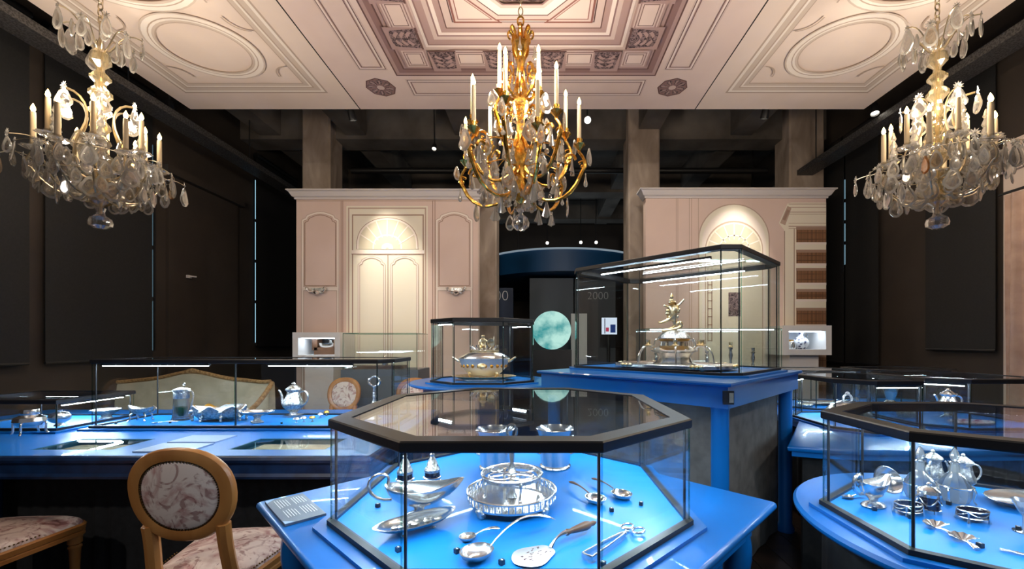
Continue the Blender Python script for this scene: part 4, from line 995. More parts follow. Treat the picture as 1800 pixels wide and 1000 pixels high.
    for k in range(14):
        a = 2*pi*k/14; r2 = (.26, .33)[k % 2]; h2 = z((1.25, 1.36, 1.18, 1.44)[k % 4])
        put('pendant', (SHL, PL[0], DR[2], PL[1])[k % 4], t, (r2*cos(a), r2*sin(a), h2), (0, 0, a+pi/2)); put('rosette', STAR2, t, (r2*cos(a), r2*sin(a), h2+.012), (0, 0, a+pi/2))
        MB().tube([(r2*cos(a), r2*sin(a), h2), (r2*.5*cos(a), r2*.5*sin(a), h2+.05), (.03*cos(a), .03*sin(a), h2+.02)], .004, 5).build('wire', 'gold', t)
    for k in range(9):
        a = 2*pi*k/9; put('pendant', DR[k % 3], t, (.085*cos(a), .085*sin(a), z(1.08))); put('pendant', (SHL, PL[1], PL[0])[k % 3], t, (.15*cos(a+.3), .15*sin(a+.3), z(1.12)), (0, 0, a+pi/2))
        bd = MB()
        for j in range(9): bd.ball((.11*cos(a)*(1-.5*sin(j/8*pi)), .11*sin(a)*(1-.5*sin(j/8*pi)), z(1.86)-j*.05), .011, 6, 4)
        bd.build('bead_string', 'crystal', t, smooth=20)
    for k in range(6): lamp(t, z(1.84), CANDLE_W*2.0, r=.05, off=(.38*cos(k*pi/3+.5), .38*sin(k*pi/3+.5)))
    return t
gilt_chandelier('gilt bronze chandelier with lit candles and glass drops hanging in the middle', (-.135, 3.0, EYE+.81))
# ================================================================== SILVER AND GLASS ON SHOW
def boat_body(L, W, z0, H, spout=.35, raise_=.5, n=28, wall=.93):
    """open sauce-boat bowl, spout towards +x"""
    rings = []
    def ringat(t, k=1):
        o = []; g = (.30+.70*sin(min(1, t)*pi/2)**.8)*k
        for i in range(n):
            a = 2*pi*i/n; c, s = cos(a), sin(a); p = max(0, c)**3; q = max(0, -c)**3
            o.append((L/2*c*g*(1+spout*t*p), W/2*s*g*(1-.35*p*t), z0+H*t*(1+raise_*t*(p*.9+q*.45))))
        return o
    for t in (0, .1, .25, .45, .7, .9, 1.0): rings.append(ringat(t))
    rings.append(ringat(1.0, wall)); 
    for t in (.8, .5, .25, .12): rings.append([(x, y, z+.003) for x, y, z in ringat(t, wall)])
    return rings
def sauce_boat(lab, loc, rz, L=.17, W=.085, H=.06, foot=.05, s=1):
    t = thing('sauce_boat', lab, 'sauce boat', loc, rz)
    MB().loft(boat_body(L, W, foot, H)).build('bowl', 'silver', t, smooth=50)
    MB().lathe([(.002, 0), (.036, 0), (.040, .004), (.034, .010), (.014, foot*.5), (.016, foot*.8), (.03, foot+.006), (.002, foot+.006)], 24, sx=1.15, sy=.85).build('foot', 'silver', t)
    MB().tube(chain_bez(((-L*.40, 0, foot+H*.35), (-L*.75, 0, foot+H*.2), (-L*.85, 0, foot+H*1.5), (-L*.60, 0, foot+H*1.75)), ((-L*.60, 0, foot+H*1.75), (-L*.45, 0, foot+H*1.85), (-L*.42, 0, foot+H*1.5), (-L*.47, 0, foot+H*1.15)), n=8), [.006]*8+[.005]*9, 8).build('handle', 'silver', t)
    return t
def ladle(lab, loc, rz, bowl_r=.03, hl=.2, hz=.06, mh='silver', sx=1.25, name='ladle'):
    t = thing(name, lab, 'ladle', loc, rz)
    pr_ = [(.002, 0), (bowl_r*.5, .002), (bowl_r*.85, bowl_r*.3), (bowl_r, bowl_r*.62), (bowl_r*.94, bowl_r*.62), (bowl_r*.78, bowl_r*.34), (bowl_r*.45, .006), (.002, .004)]
    MB().lathe(pr_, 22, sx=sx).build('bowl', 'silver', t)
    z0 = bowl_r*.6
    path = bez((bowl_r*sx*.9, 0, z0), (bowl_r*sx+hl*.3, 0, z0+hz*.9), (bowl_r*sx+hl*.6, 0, z0+hz), (bowl_r*sx+hl, 0, max(.01, z0+hz*.25)), 12)
    MB().tube(path, [.0035, .0035, .0035, .004, .004, .0045, .005, .006, .007, .008, .0095, .0095, .004], 8, flat=.45).build('handle', mh, t)
    return t
def cube(lab, p, rz=.4):
    t = thing('number_cube', lab, 'number cube', p, rz, 'black number cubes')
    MB().box((0, 0, .0065), (.013, .013, .013)).build('block', 'cubeblack', t); MB().box((0, 0, .0134), (.003, .007, .0006)).build('mark', 'ink', t); return t
D = lambda x, y: tuple(on(x, y, DK+.0035))
def DZ(x, y): p = on(x, y, DK+.0035); return (p.x, p.y, DK+.0035)
# ---- octagonal case in the foreground
def beaded_rim(mb, n, rx, ry, z, r):
    for i in range(n): a = 2*pi*i/n; mb.ball((rx*cos(a), ry*sin(a), z), r, 6, 3)
t = thing('boat_dish', 'pointed boat-shaped silver dish in the octagonal case before the sauce boat', 'dish', DZ(732, 932), .68)
def navette(L, W, z0, H, k=1, n=30, zk=0):
    rr_ = []
    for i in range(n):
        a = 2*pi*i/n; c, s = cos(a), sin(a); rr_.append((L/2*math.copysign(abs(c)**.8, c)*k, W/2*math.copysign(abs(s)**1.25, s)*k, z0+H*zk*(1+.35*c*c)))
    return rr_
MB().loft([navette(.27, .115, .016, .019, .55, zk=0), navette(.27, .115, .016, .019, .85, zk=.45), navette(.27, .115, .016, .019, 1, zk=1), navette(.27, .115, .016, .019, .95, zk=1.02), navette(.27, .115, .02, .019, .8, zk=.45), navette(.27, .115, .02, .019, .5, zk=0)]).build('bowl', 'silver', t, smooth=50)
mb = MB()
for i in range(9): mb.ball((R.uniform(-.07, .07), R.uniform(-.018, .018), .026), .010, 8, 4, (1.4, .8, .5))
mb.build('embossed_fruit', 'silver_rep', t)
for x, y in ((-.05, .02), (.05, .02), (-.05, -.02), (.05, -.02)): MB().lathe([(.004, 0), (.007, .004), (.004, .01), (.006, .02)], 8).build('foot', 'silver', t, (x, y, 0))
sb = sauce_boat('large silver sauce boat with scroll handle at the left inside the octagonal case', DZ(737, 906), .12, .225, .13, .062, .036)
def caster(lab, p):
    t = thing('sugar_shaker', lab, 'caster', p)
    MB().lathe([(.002, 0), (.034, 0), (.034, .006), (.018, .016), (.026, .03), (.032, .055), (.028, .08), (.002, .08)], 22).build('body', 'dark_glass', t)
    MB().lathe([(.0325, .05), (.035, .054), (.035, .060), (.0325, .062)], 22).build('band', 'silver', t)
    for k in range(9):
        a = 2*pi*k/9
        MB().tube([(.033*cos(a+d), .033*sin(a+d), .028+h) for d, h in ((0, 0), (.3, .012), (0, .026), (-.3, .012))], .0014, 5, closed=True).build('lattice', 'silver', t)
    MB().lathe([(.03, .08), (.031, .09), (.024, .10), (.016, .125), (.007, .14), (.009, .148), (.002, .156)], 20).build('cover', 'silver_rep', t)
    return t
caster('dark glass caster with silver lattice behind the sauce boat, left of two', DZ(712, 868)); caster('dark glass caster with silver lattice behind the sauce boat, right of two', DZ(760, 864))
# gallery tray with cup frame
t = thing('gallery_tray', 'round silver gallery tray on claw feet in the middle of the octagonal case', 'tray', (-.099, 1.50, DK+.0035))
MB().lathe([(.002, .028), (.155, .028), (.158, .030), (.158, .036), (.002, .034)], 48).build('plate', 'silver', t)
mb = MB(); n = 44
for i in range(n):
    a = 2*pi*i/n; mb.tube([(.157*cos(a), .157*sin(a), .034), (.158*cos(a), .158*sin(a), .062)], .0028, 5); mb.tube([(.158*cos(a+.07+q), .158*sin(a+.07+q), .047+h) for q, h in ((0, .009), (.035, 0), (0, -.009), (-.035, 0))], .0014, 4, closed=True)
tag(mb.build('pierced_gallery', 'silver', t), kind='stuff')
MB().tube([(.159*cos(2*pi*i/56), .159*sin(2*pi*i/56), .063) for i in range(56)], .0042, 8, closed=True).build('rim', 'silver', t)
for k in range(4):
    a = pi/4+k*pi/2+.1; mb = MB(); mb.tube(bez((.15*cos(a), .15*sin(a), .03), (.165*cos(a), .165*sin(a), .03), (.16*cos(a), .16*sin(a), .012), (.145*cos(a), .145*sin(a), .009)), [.012, .012, .011, .010, .009, .008, .008, .008, .009, .010, .010], 8); mb.ball((.142*cos(a), .142*sin(a), .0095), .0095, 10, 6)
    mb.ball((.155*cos(a+.08), .155*sin(a+.08), .026), .008, 8, 4); mb.ball((.155*cos(a-.08), .155*sin(a-.08), .026), .008, 8, 4); mb.build('claw_foot', 'silver_rep', t)
t = thing('cup_frame', 'silver frame of four rings with tall central handle standing on the gallery tray', 'cup frame', (-.099, 1.50, DK+.0035+.0362))
MB().tube([(.108*cos(2*pi*i/44), .108*sin(2*pi*i/44), .085) for i in range(44)], .005, 8, closed=True).build('outer_ring', 'silver', t)
mb = MB(); mb.ring(ell(0, 0, .106, .106, 44), ell(0, 0, .100, .100, 44), .070, .085); mb.build('frieze', 'silver_rep', t)
for k in range(4):
    a = pi/4+k*pi/2; MB().tube([(.055*cos(a)+.040*cos(2*pi*i/26), .055*sin(a)+.040*sin(2*pi*i/26), .086) for i in range(26)], .0036, 7, closed=True).build('cup_ring', 'silver', t)
    a2 = k*pi/2+.35; MB().tube(bez((.10*cos(a2), .10*sin(a2), .078), (.12*cos(a2), .12*sin(a2), .05), (.08*cos(a2), .08*sin(a2), .02), (.105*cos(a2), .105*sin(a2), .009)), [.008, .007, .006, .005, .005, .005, .005, .005, .006, .007, .008], 8).build('leg', 'silver', t)
MB().lathe([(.002, .0), (.02, .0), (.012, .02), (.008, .06), (.02, .08), (.014, .095), (.007, .12), (.010, .15), (.006, .18), (.009, .20), (.004, .215)], 16).build('handle_stem', 'silver', t)
MB().tube([(.018*cos(2*pi*i/18), 0, .236+.024*sin(2*pi*i/18)) for i in range(18)], .0045, 7, closed=True).build('handle_ring', 'silver', t)
def cooler(lab, p):
    t = thing('beaker', lab, 'beaker', p)
    MB().lathe([(.002, 0), (.070, 0), (.075, .004), (.073, .010), (.066, .014), (.069, .03), (.075, .12), (.083, .165), (.090, .178), (.092, .184), (.088, .186), (.080, .168), (.071, .12), (.064, .02), (.002, .016)], 40).build('body', 'silver', t)
    MB().lathe([(.0755, .10), (.079, .104), (.079, .110), (.0765, .114)], 40).build('band', 'silver', t)
    for s in (-1, 1): MB().tube(bez((s*.072, 0, .06), (s*.115, 0, .07), (s*.115, 0, .14), (s*.08, 0, .145), 8), .005, 8).build('handle', 'silver', t)
cooler('tall polished silver beaker behind the cup frame, left of two', DZ(870, 822)); cooler('tall polished silver beaker behind the cup frame, right of two', DZ(976, 820))
ladle('lipped silver ladle with slim dark handle in the octagonal case, nearer the tray', DZ(1047, 884), 2.05, .036, .14, .012, 'wood_dark')
ladle('lipped silver ladle with slim dark handle in the octagonal case, farther right', DZ(1093, 876), 2.10, .036, .14, .012, 'wood_dark')
t = thing('fish_slice', 'pierced silver fish slice with turned dark handle in the octagonal case', 'server', DZ(945, 976), .72)
o = []
for i in range(30):
    a = 2*pi*i/30; c, s = cos(a), sin(a); o.append((-.01+.062*c*(1 if c > 0 else 1.15), .050*s*(1+.15*cos(3*a))))
MB().loft([[(x, y, .004+.10*(x*x)+k) for x, y in offset(o, d)] for d, k in ((-.001, 0), (0, .001), (-.001, .002))]).build('blade', 'silver_matte', t, smooth=50)
mb = MB()
for i in range(26):
    x, y = R.uniform(-.05, .035), R.uniform(-.027, .027); mb.box((x, y, .0068+.10*x*x), (.006, .0016, .0008))
tag(mb.build('piercing', 'print_line', t), kind='stuff')
MB().tube(bez((.05, 0, .006), (.07, 0, .03), (.085, 0, .032), (.11, 0, .03), 8), [.007, .005, .004, .004, .004, .005, .006, .008, .009], 8).build('shank', 'silver', t)
MB().tube([(.105+.0115*i, 0, .030-.0006*i) for i in range(13)], [.008, .010, .007, .009, .010, .011, .012, .013, .0135, .012, .007, .008, .004], 12).build('handle', 'wood_dark', t)
t = thing('sugar_tongs', 'long silver tongs with scissor rings lying at the right of the octagonal case', 'tongs', DZ(1032, 986), .80)
for s in (-1, 1):
    mb = MB(); mb.tube([(.0, s*.016, .012), (.10, s*.012, .014), (.17, s*.006, .014), (.2, -s*.004, .014)], [.004, .0035, .0035, .003], 6, flat=2.0); mb.build('blade', 'silver', t)
    MB().tube([(.232+.022*cos(2*pi*i/20), -s*.020+.016*sin(2*pi*i/20), .014) for i in range(20)], .0036, 7, closed=True).build('finger_ring', 'silver', t)
MB().tube([(.0, -.016, .012), (-.004, 0, .012), (0, .016, .012)], .0045, 6, flat=2.2).build('end_bow', 'silver', t)
MB().ball((.185, 0, .014), .007, 10, 6).build('pivot', 'silver', t)
ladle('large silver soup ladle lying at the front of the octagonal case', DZ(838, 983), .62, .042, .22, .07, 'silver', 1.15)
ladle('short engraved silver ladle in the octagonal case beside the soup ladle', DZ(822, 950), .45, .024, .075, .012, 'silver_rep', 1.1)
for x, y, lab in ((664, 891, 'left of the sauce boat'), (700, 969, 'below the boat-shaped dish'), (880, 900, 'before the gallery tray'), (882, 992, 'between the soup ladle and the fish slice'), (803, 972, 'left of the soup ladle bowl'), (1075, 899, 'below the two lipped ladles'), (1127, 888, 'right of the lipped ladles'), (1060, 995, 'below the tongs')):
    cube('small black number cube '+lab+' in the octagonal case', DZ(x, y), R.uniform(0, 1.2))

# ---- right foreground case
sauce_boat('bright silver sauce boat with beaded swag in the lower right case', DZ(1535, 889), .35, .14, .076, .05, .034)
t = thing('leaning_dish', 'deep oval silver bowl standing on edge behind the right-hand sauce boat', 'dish', (1.31, 1.585, DK+.0035), 0)
MB().lathe([(.002, 0), (.03, .002), (.048, .014), (.055, .026), (.052, .027), (.044, .016), (.028, .005), (.002, .003)], 30, sx=1.2, sy=.95).build('bowl', 'silver', t, (0, 0, .062), (1.05, 0, .3)); MB().tube([(-.02, .02, .004), (0, .03, .05), (.02, .02, .004)], .0025).build('rest', 'black', t)
ladle('small silver spoon lying left of the right-hand sauce boat', DZ(1490, 876), .15, .016, .05, .006, 'silver', 1.4, 'spoon')
def decanter(lab, p):
    t = thing('decanter', lab, 'decanter', p); t.scale = (1.12, 1.12, 1.15)
    MB().lathe([(.002, .0), (.034, .0), (.036, .006), (.042, .02), (.044, .045), (.030, .075), (.014, .095), (.011, .12), (.016, .126), (.012, .128), (.002, .128)], 24, lob=12, amp=.03).build('body', 'vessel', t, smooth=25)
    MB().lathe([(.004, .126), (.009, .132), (.014, .146), (.010, .158), (.002, .172)], 10).build('stopper', 'vessel', t, smooth=20)
    MB().tube([(.046*cos(2*pi*i/30), .046*sin(2*pi*i/30), .05) for i in range(30)], .003, 6, closed=True).build('collar', 'silver', t)
    for k in range(4):
        a = k*pi/2+.5; MB().tube(bez((.046*cos(a), .046*sin(a), .05), (.06*cos(a), .06*sin(a), .035), (.04*cos(a), .04*sin(a), .02), (.052*cos(a), .052*sin(a), .002)), .0032, 6).build('leg', 'silver', t)
decanter('cut-glass decanter in a silver holder, left of two in the lower right case', DZ(1617, 876)); decanter('cut-glass decanter in a silver holder, right of two in the lower right case', DZ(1678, 880))
def pot(name, lab, cat, p, rz, H, r, neck=.6, lob=0, amp=0, m='silver', liner=None, spout=True):
    t = thing(name, lab, cat, p, rz)
    b = MB(); b.lathe([(.002, 0), (r*.75, 0), (r*.78, H*.02), (r*.40, H*.07), (r*.34, H*.14), (r*.62, H*.20, amp), (r*.98, H*.30, amp), (r*1.0, H*.40, amp), (r*.80, H*.52, amp), (r*neck, H*.64, amp), (r*neck*.95, H*.72, amp*.5), (r*neck*1.25, H*.78), (r*neck*1.25, H*.795), (.002, H*.795)], 30, lob=lob, amp=0); b.build('body', m, t, smooth=45)
    MB().lathe([(r*neck*1.2, H*.795), (r*neck*1.15, H*.82), (r*neck*.75, H*.87), (r*.28, H*.915), (r*.12, H*.93), (r*.2, H*.955), (r*.14, H*.985), (.002, H)], 24, lob=lob, amp=amp).build('cover', m, t)
    MB().tube(chain_bez(((-r*.62, 0, H*.70), (-r*1.3, 0, H*.82), (-r*1.75, 0, H*.62), (-r*1.45, 0, H*.46)), ((-r*1.45, 0, H*.46), (-r*1.25, 0, H*.36), (-r*1.1, 0, H*.34), (-r*.92, 0, H*.34)), n=8), r*.095, 8).build('handle', m, t)
    if spout: MB().tube(chain_bez(((r*.8, 0, H*.32), (r*1.35, 0, H*.34), (r*1.05, 0, H*.55), (r*1.35, 0, H*.68)), ((r*1.35, 0, H*.68), (r*1.42, 0, H*.73), (r*1.5, 0, H*.76), (r*1.6, 0, H*.765)), n=7), [r*.24, r*.22, r*.2, r*.17, r*.15, r*.13, r*.12, r*.11, r*.1, r*.1, r*.09, r*.09, r*.09, r*.08, r*.07], 9).build('spout', m, t)
    return t
pot('hot_milk_jug', 'small chased silver jug with handle behind the two decanters', 'jug', DZ(1693, 866), pi*.9, .155, .036, .7, 10, .05, 'silver_rep')
pot('hot_milk_jug', 'small chased silver jug between and behind the two decanters', 'jug', DZ(1640, 862), pi*.2, .165, .036, .7, 10, .05, 'silver_rep')
t = thing('mustard_pot', 'silver mustard pot with dark liner and swags in the lower right case', 'mustard pot', DZ(1633, 898))
MB().lathe([(.002, .006), (.030, .006), (.030, .062), (.002, .062)], 26).build('liner', 'dark_glass', t)
MB().lathe([(.0305, 0), (.034, .0), (.034, .010), (.0305, .012)], 26).build('base_band', 'silver', t); MB().lathe([(.0305, .052), (.033, .054), (.033, .064), (.0305, .066)], 26).build('top_band', 'silver', t)
for k in range(4):
    a0 = k*pi/2; MB().tube([(.0325*cos(a0+u*pi/2), .0325*sin(a0+u*pi/2), .048-.022*sin(u*pi)) for u in [i/10 for i in range(11)]], .0022, 6).build('swag', 'silver', t)
MB().lathe([(.033, .064), (.031, .074), (.018, .084), (.006, .088), (.008, .096), (.002, .10)], 22, lob=11, amp=.03).build('cover', 'silver', t)
MB().tube(bez((-.032, 0, .055), (-.06, 0, .06), (-.055, 0, .02), (-.032, 0, .02)), .003, 7).build('handle', 'silver', t)
def salt(lab, p, rz):
    t = thing('salt_cellar', lab, 'salt cellar', p, rz, 'oval salt cellars')
    MB().lathe([(.002, .012), (.036, .012), (.041, .016), (.042, .034), (.040, .036), (.037, .030), (.002, .028)], 30, sx=1.0, sy=.72).build('liner', 'dark_glass', t)
    MB().tube([(.043*cos(2*pi*i/36), .031*sin(2*pi*i/36), .036) for i in range(36)], .0022, 6, closed=True).build('rim', 'silver', t)
    MB().tube([(.0425*cos(2*pi*i/36), .0305*sin(2*pi*i/36), .014) for i in range(36)], .002, 6, closed=True).build('base_ring', 'silver', t)
    for k in range(4):
        a = pi/4+k*pi/2; MB().tube([(.043*cos(a), .031*sin(a), .036), (.044*cos(a), .032*sin(a), .014), (.046*cos(a), .034*sin(a), .0005)], [.003, .003, .0045], 6).build('leg', 'silver', t)
        MB().tube([(.0435*cos(a+u*pi/2), .0315*sin(a+u*pi/2), .034-.012*sin(u*pi)) for u in [i/8 for i in range(9)]], .002, 5).build('swag', 'silver', t)
salt('oval silver salt cellar with dark liner beside the glass joint of the lower right case', DZ(1597, 903), .1); salt('oval silver salt cellar with dark liner right of the mustard pot', DZ(1710, 915), -.1)
def shell_spoon(lab, p, rz):
    t = thing('caddy_spoon', lab, 'spoon', p, rz, 'shell caddy spoons'); t.scale = (1.25, 1.25, 1.1)
    rings = []
    for k in range(6):
        u = k/5; rings.append([(.027*sin(a)*(.12+.88*u), .006+.030*(.1+.9*u)*cos(a)-.004*u, .005+.012*u+.0016*u*cos(11*a)) for a in [-1.75+3.5*i/33 for i in range(34)]])
    rings2 = [[(x, y, z-.0012) for x, y, z in r] for r in rings]
    mb = MB(); mb.loft(rings, cap=False, closed=False); mb.loft(rings2, cap=False, closed=False); mb.build('shell', 'silver', t, smooth=60)
    MB().tube([(0, .004, .006), (0, -.012, .010), (0, -.028, .008), (0, -.036, .005)], [.004, .003, .007, .008], 8, flat=.4).build('handle', 'silver', t)
shell_spoon('fluted shell caddy spoon in the lower right case, upper of two', DZ(1650, 932), .1); shell_spoon('fluted shell caddy spoon in the lower right case, lower of two', DZ(1696, 955), -.2)
t = thing('footed_salver', 'oval silver salver on small feet at the right edge of the picture', 'salver', DZ(1800, 888), .2)
MB().lathe([(.002, .014), (.085, .014), (.105, .022), (.112, .026), (.110, .028), (.10, .025), (.083, .018), (.002, .018)], 44, sx=1.15, sy=.8, lob=22, amp=.012).build('plate', 'silver', t)
for x, y in ((-.07, .035), (.07, .035), (-.07, -.035), (.07, -.035)): MB().lathe([(.005, 0), (.008, .004), (.004, .016)], 8).build('foot', 'silver', t, (x, y, 0))
t = thing('wine_glass', 'clear conical glass at the right edge of the lower right case', 'glass', DZ(1800, 935))
MB().lathe([(.002, 0), (.026, .0), (.026, .003), (.004, .006), (.0035, .05), (.012, .062), (.030, .10), (.0285, .10), (.010, .064), (.002, .062)], 26).build('body', 'vessel', t)
t = thing('fork', 'small silver fork pointing left at the right edge of the lower right case', 'fork', DZ(1785, 974), -.75)
mb = MB()
for k in range(3): mb.tube([(-.03, -.006+.006*k, .004), (0, -.006+.006*k, .006)], .0014, 5)
mb.build('tines', 'silver', t); MB().tube([(0, 0, .006), (.02, 0, .006), (.10, 0, .007)], [.007, .003, .006], 8, flat=.5).build('handle', 'silver', t)
for x, y, lab in ((1537, 897, 'before the right-hand sauce boat'), (1600, 911, 'before the left salt cellar'), (1640, 903, 'before the mustard pot'), (1668, 887, 'before the decanters'), (1723, 962, 'right of the shell spoons'), (1790, 932, 'at the right picture edge')):
    cube('small black number cube '+lab+' in the lower right case', DZ(x, y), R.uniform(0, 1.2))

# ---- long case on the left
t = thing('shell_boat', 'silver shell-shaped boat on scrolled legs at the left end of the long case', 'sauce boat', DZ(248, 741), pi)
MB().loft(boat_body(.17, .09, .055, .045, .15, .6)).build('bowl', 'silver_rep', t, smooth=50)
for s in (-1, 1):
    for q in (-1, 1): MB().tube(bez((s*.04, q*.02, .065), (s*.08, q*.03, .045), (s*.03, q*.03, .02), (s*.065, q*.035, .008)), .006, 7).build('leg', 'silver', t)
MB().tube(chain_bez(((-.06, 0, .07), (-.11, 0, .06), (-.13, 0, .11), (-.09, 0, .115))), .007, 8).build('handle', 'silver', t)
t = thing('claret_jug', 'glass claret jug with silver mount and green liner in the long case', 'jug', DZ(319, 738), 0)
MB().lathe([(.002, 0), (.060, 0), (.062, .006), (.056, .02), (.050, .10), (.047, .17), (.044, .17), (.046, .10), (.05, .02), (.002, .012)], 30, lob=10, amp=.02).build('body', 'jug_glass', t, smooth=25)
MB().lathe([(.002, .028), (.018, .030), (.033, .06), (.037, .10), (.002, .10)], 22).build('liner', 'green_glass', t)
MB().lathe([(.047, .165), (.050, .17), (.050, .215), (.054, .232), (.050, .236), (.03, .243), (.008, .25), (.002, .25)], 26).build('mount', 'silver_rep', t)
MB().tube(chain_bez(((.05, 0, .225), (.12, 0, .235), (.088, 0, .14), (.056, 0, .05))), .006, 8).build('handle', 'silver', t)
mb = MB(); mb.tube([(.02+.008*cos(2*pi*i/14), 0, .272+.010*sin(2*pi*i/14)) for i in range(14)], .003, 6, closed=True); mb.tube([(.02, 0, .24), (.02, 0, .264)], .003, 6); mb.build('thumb_piece', 'silver', t)
t = thing('jardiniere', 'large wavy silver jardiniere with gilt lining in the middle of the long case', 'jardiniere', DZ(386, 739), 0)
rings = []
for r, z, wv in ((.10, .014, 0), (.15, .02, .0), (.185, .045, .0), (.19, .07, .006), (.20, .10, .016), (.192, .102, .016)):
    rings.append([(r*cos(a)*(1+.03*cos(8*a)), r*.48*sin(a)*(1+.03*cos(8*a)), z+wv*cos(8*a)) for a in [2*pi*i/64 for i in range(64)]])
MB().loft(rings).build('body', 'silver_rep', t, smooth=50)
rings = []
for r, z, wv in ((.191, .104, .016), (.175, .07, .004), (.15, .04, 0), (.09, .03, 0)):
    rings.append([(r*cos(a)*(1+.03*cos(8*a))*.985, r*.48*sin(a)*(1+.03*cos(8*a))*.97, z+wv*cos(8*a)) for a in [2*pi*i/64 for i in range(64)]])
MB().loft(rings, cap=False).build('gilt_lining', 'gilt_in', t, smooth=50)
for k in range(8):
    a = 2*pi*k/8+pi/8; mb = MB()
    x, y = .19*cos(a), .092*sin(a)
    mb.tube([(x*(1+.04*sin(i*.9)), y*(1+.04*sin(i*.9)), .02+.008*i+.01*sin(i*1.3)) for i in range(9)], .009, 7); mb.ball((x*1.02, y*1.02, .010), .010, 8, 5)
    mb.ball((x*1.05, y*1.05, .075), .016, 8, 5, (1, 1, .8)); mb.build('scroll_foot', 'silver_rep', t)
t = thing('footed_dish', 'shallow oval silver dish on a chased square foot in the long case', 'dish', DZ(452, 743), 0)
MB().lathe([(.002, .05), (.06, .055), (.11, .072), (.125, .085), (.122, .087), (.10, .076), (.05, .06), (.002, .058)], 40, sx=1.0, sy=.5).build('bowl', 'silver', t)
MB().lathe([(.045, 0), (.05, .004), (.05, .012), (.03, .016), (.022, .035), (.035, .054), (.002, .056)], 4).build('foot', 'silver_rep', t, smooth=0)
pot('coffee_pot', 'tall fluted silver coffee pot in the long case', 'coffee pot', DZ(516, 732), pi, .275, .075, .62, 14, .045, 'silver_rep')
b_ = MB().box((0, 0, .008), (.11, .11, .016)); o = b_.build('square_base', 'silver', bpy.data.objects['coffee_pot'], (0, 0, 0)); bpy.data.objects['coffee_pot'].location.z += 0
t = thing('table_bell', 'slender silver ornament with looped openwork top at the right of the long case', 'ornament', (-1.27, 3.20, DK+.0035), 0)
MB().lathe([(.002, 0), (.055, 0), (.055, .006), (.03, .014), (.012, .04), (.016, .07), (.028, .10), (.018, .13), (.010, .16), (.016, .18), (.012, .20), (.009, .24), (.013, .25), (.002, .26)], 20, lob=5, amp=.05).build('stem', 'silver_rep', t)
for s in (-1, 1):
    MB().tube(chain_bez(((0, 0, .255), (s*.02, 0, .26), (s*.045, 0, .27), (s*.042, 0, .295)), ((s*.042, 0, .295), (s*.035, 0, .325), (s*.015, 0, .32), (0, 0, .335)), n=6), [.007]*4+[.009]*4+[.006]*5, 7).build('loop', 'silver', t)
def holder(lab, p, m, rz=0):
    t = thing('place_card_holder', lab, 'card holder', p, rz, 'mushroom card holders')
    MB().lathe([(.002, 0), (.012, 0), (.012, .003), (.005, .008), (.004, .03), (.002, .03)], 12).build('stalk', 'silver', t); MB().lathe([(.004, .028), (.022, .026), (.023, .03), (.016, .042), (.002, .046)], 16).build('cap', m, t)
for x, y, m, lab in ((521, 744, 'silver', 'small silver mushroom-shaped holder below the coffee pot foot'), (534, 742, 'silver', 'small silver mushroom-shaped holder second from the coffee pot'), (549, 741, 'gilt_in', 'small gilt mushroom-shaped holder third from the coffee pot'), (563, 735, 'silver', 'small silver mushroom-shaped holder near the lid corner of the octagonal case'), (574, 731, 'gilt_in', 'small gilt mushroom-shaped holder at the lid corner of the octagonal case')):
    holder(lab, DZ(x, y), m)
ladle('silver spoon lying between the shell boat and the claret jug', DZ(272, 745), .35, .016, .12, .006, 'silver', 1.4, 'spoon')
for x, y, lab in ((204, 745, 'left of the shell boat'), (299, 744, 'before the claret jug'), (495, 745, 'before the footed dish')): cube('small black number cube '+lab+' in the long case', DZ(x, y))
# ---- low case at the far left
t = thing('tea_urn', 'silver tea urn on looped legs in the low case at the far left', 'urn', DZ(52, 763), 0)
MB().lathe([(.002, .05), (.05, .055), (.075, .085), (.07, .11), (.04, .125), (.045, .14), (.04, .16), (.02, .168), (.002, .17)], 26, lob=10, amp=.02).build('body', 'silver', t)
for k in range(4):
    a = k*pi/2+.4; MB().tube(bez((.05*cos(a), .05*sin(a), .07), (.10*cos(a), .10*sin(a), .10), (.06*cos(a), .06*sin(a), .03), (.085*cos(a), .085*sin(a), .003)), .006, 7).build('leg', 'silver', t)
t = thing('sugar_bowl', 'bright silver bowl with cover near the corner of the low case', 'bowl', (-3.42, 2.96, DK+.0035))
MB().lathe([(.002, 0), (.03, .0), (.02, .015), (.05, .035), (.06, .06), (.055, .075), (.002, .075)], 24).build('body', 'silver', t); MB().lathe([(.056, .075), (.045, .09), (.012, .1), (.014, .11), (.002, .118)], 20).build('cover', 'silver', t)
t = thing('silver_bowl', 'silver footed bowl at the back of the low case beside the long case', 'bowl', (-3.40, 3.26, DK+.0035))
MB().lathe([(.002, 0), (.04, 0), (.025, .02), (.06, .04), (.09, .065), (.086, .067), (.05, .045), (.002, .03)], 28, lob=12, amp=.03).build('body', 'silver_rep', t); MB().tube([(.09*cos(2*pi*i/30), .09*sin(2*pi*i/30), .066) for i in range(30)], .003, 6, closed=True).build('rim', 'silver', t)

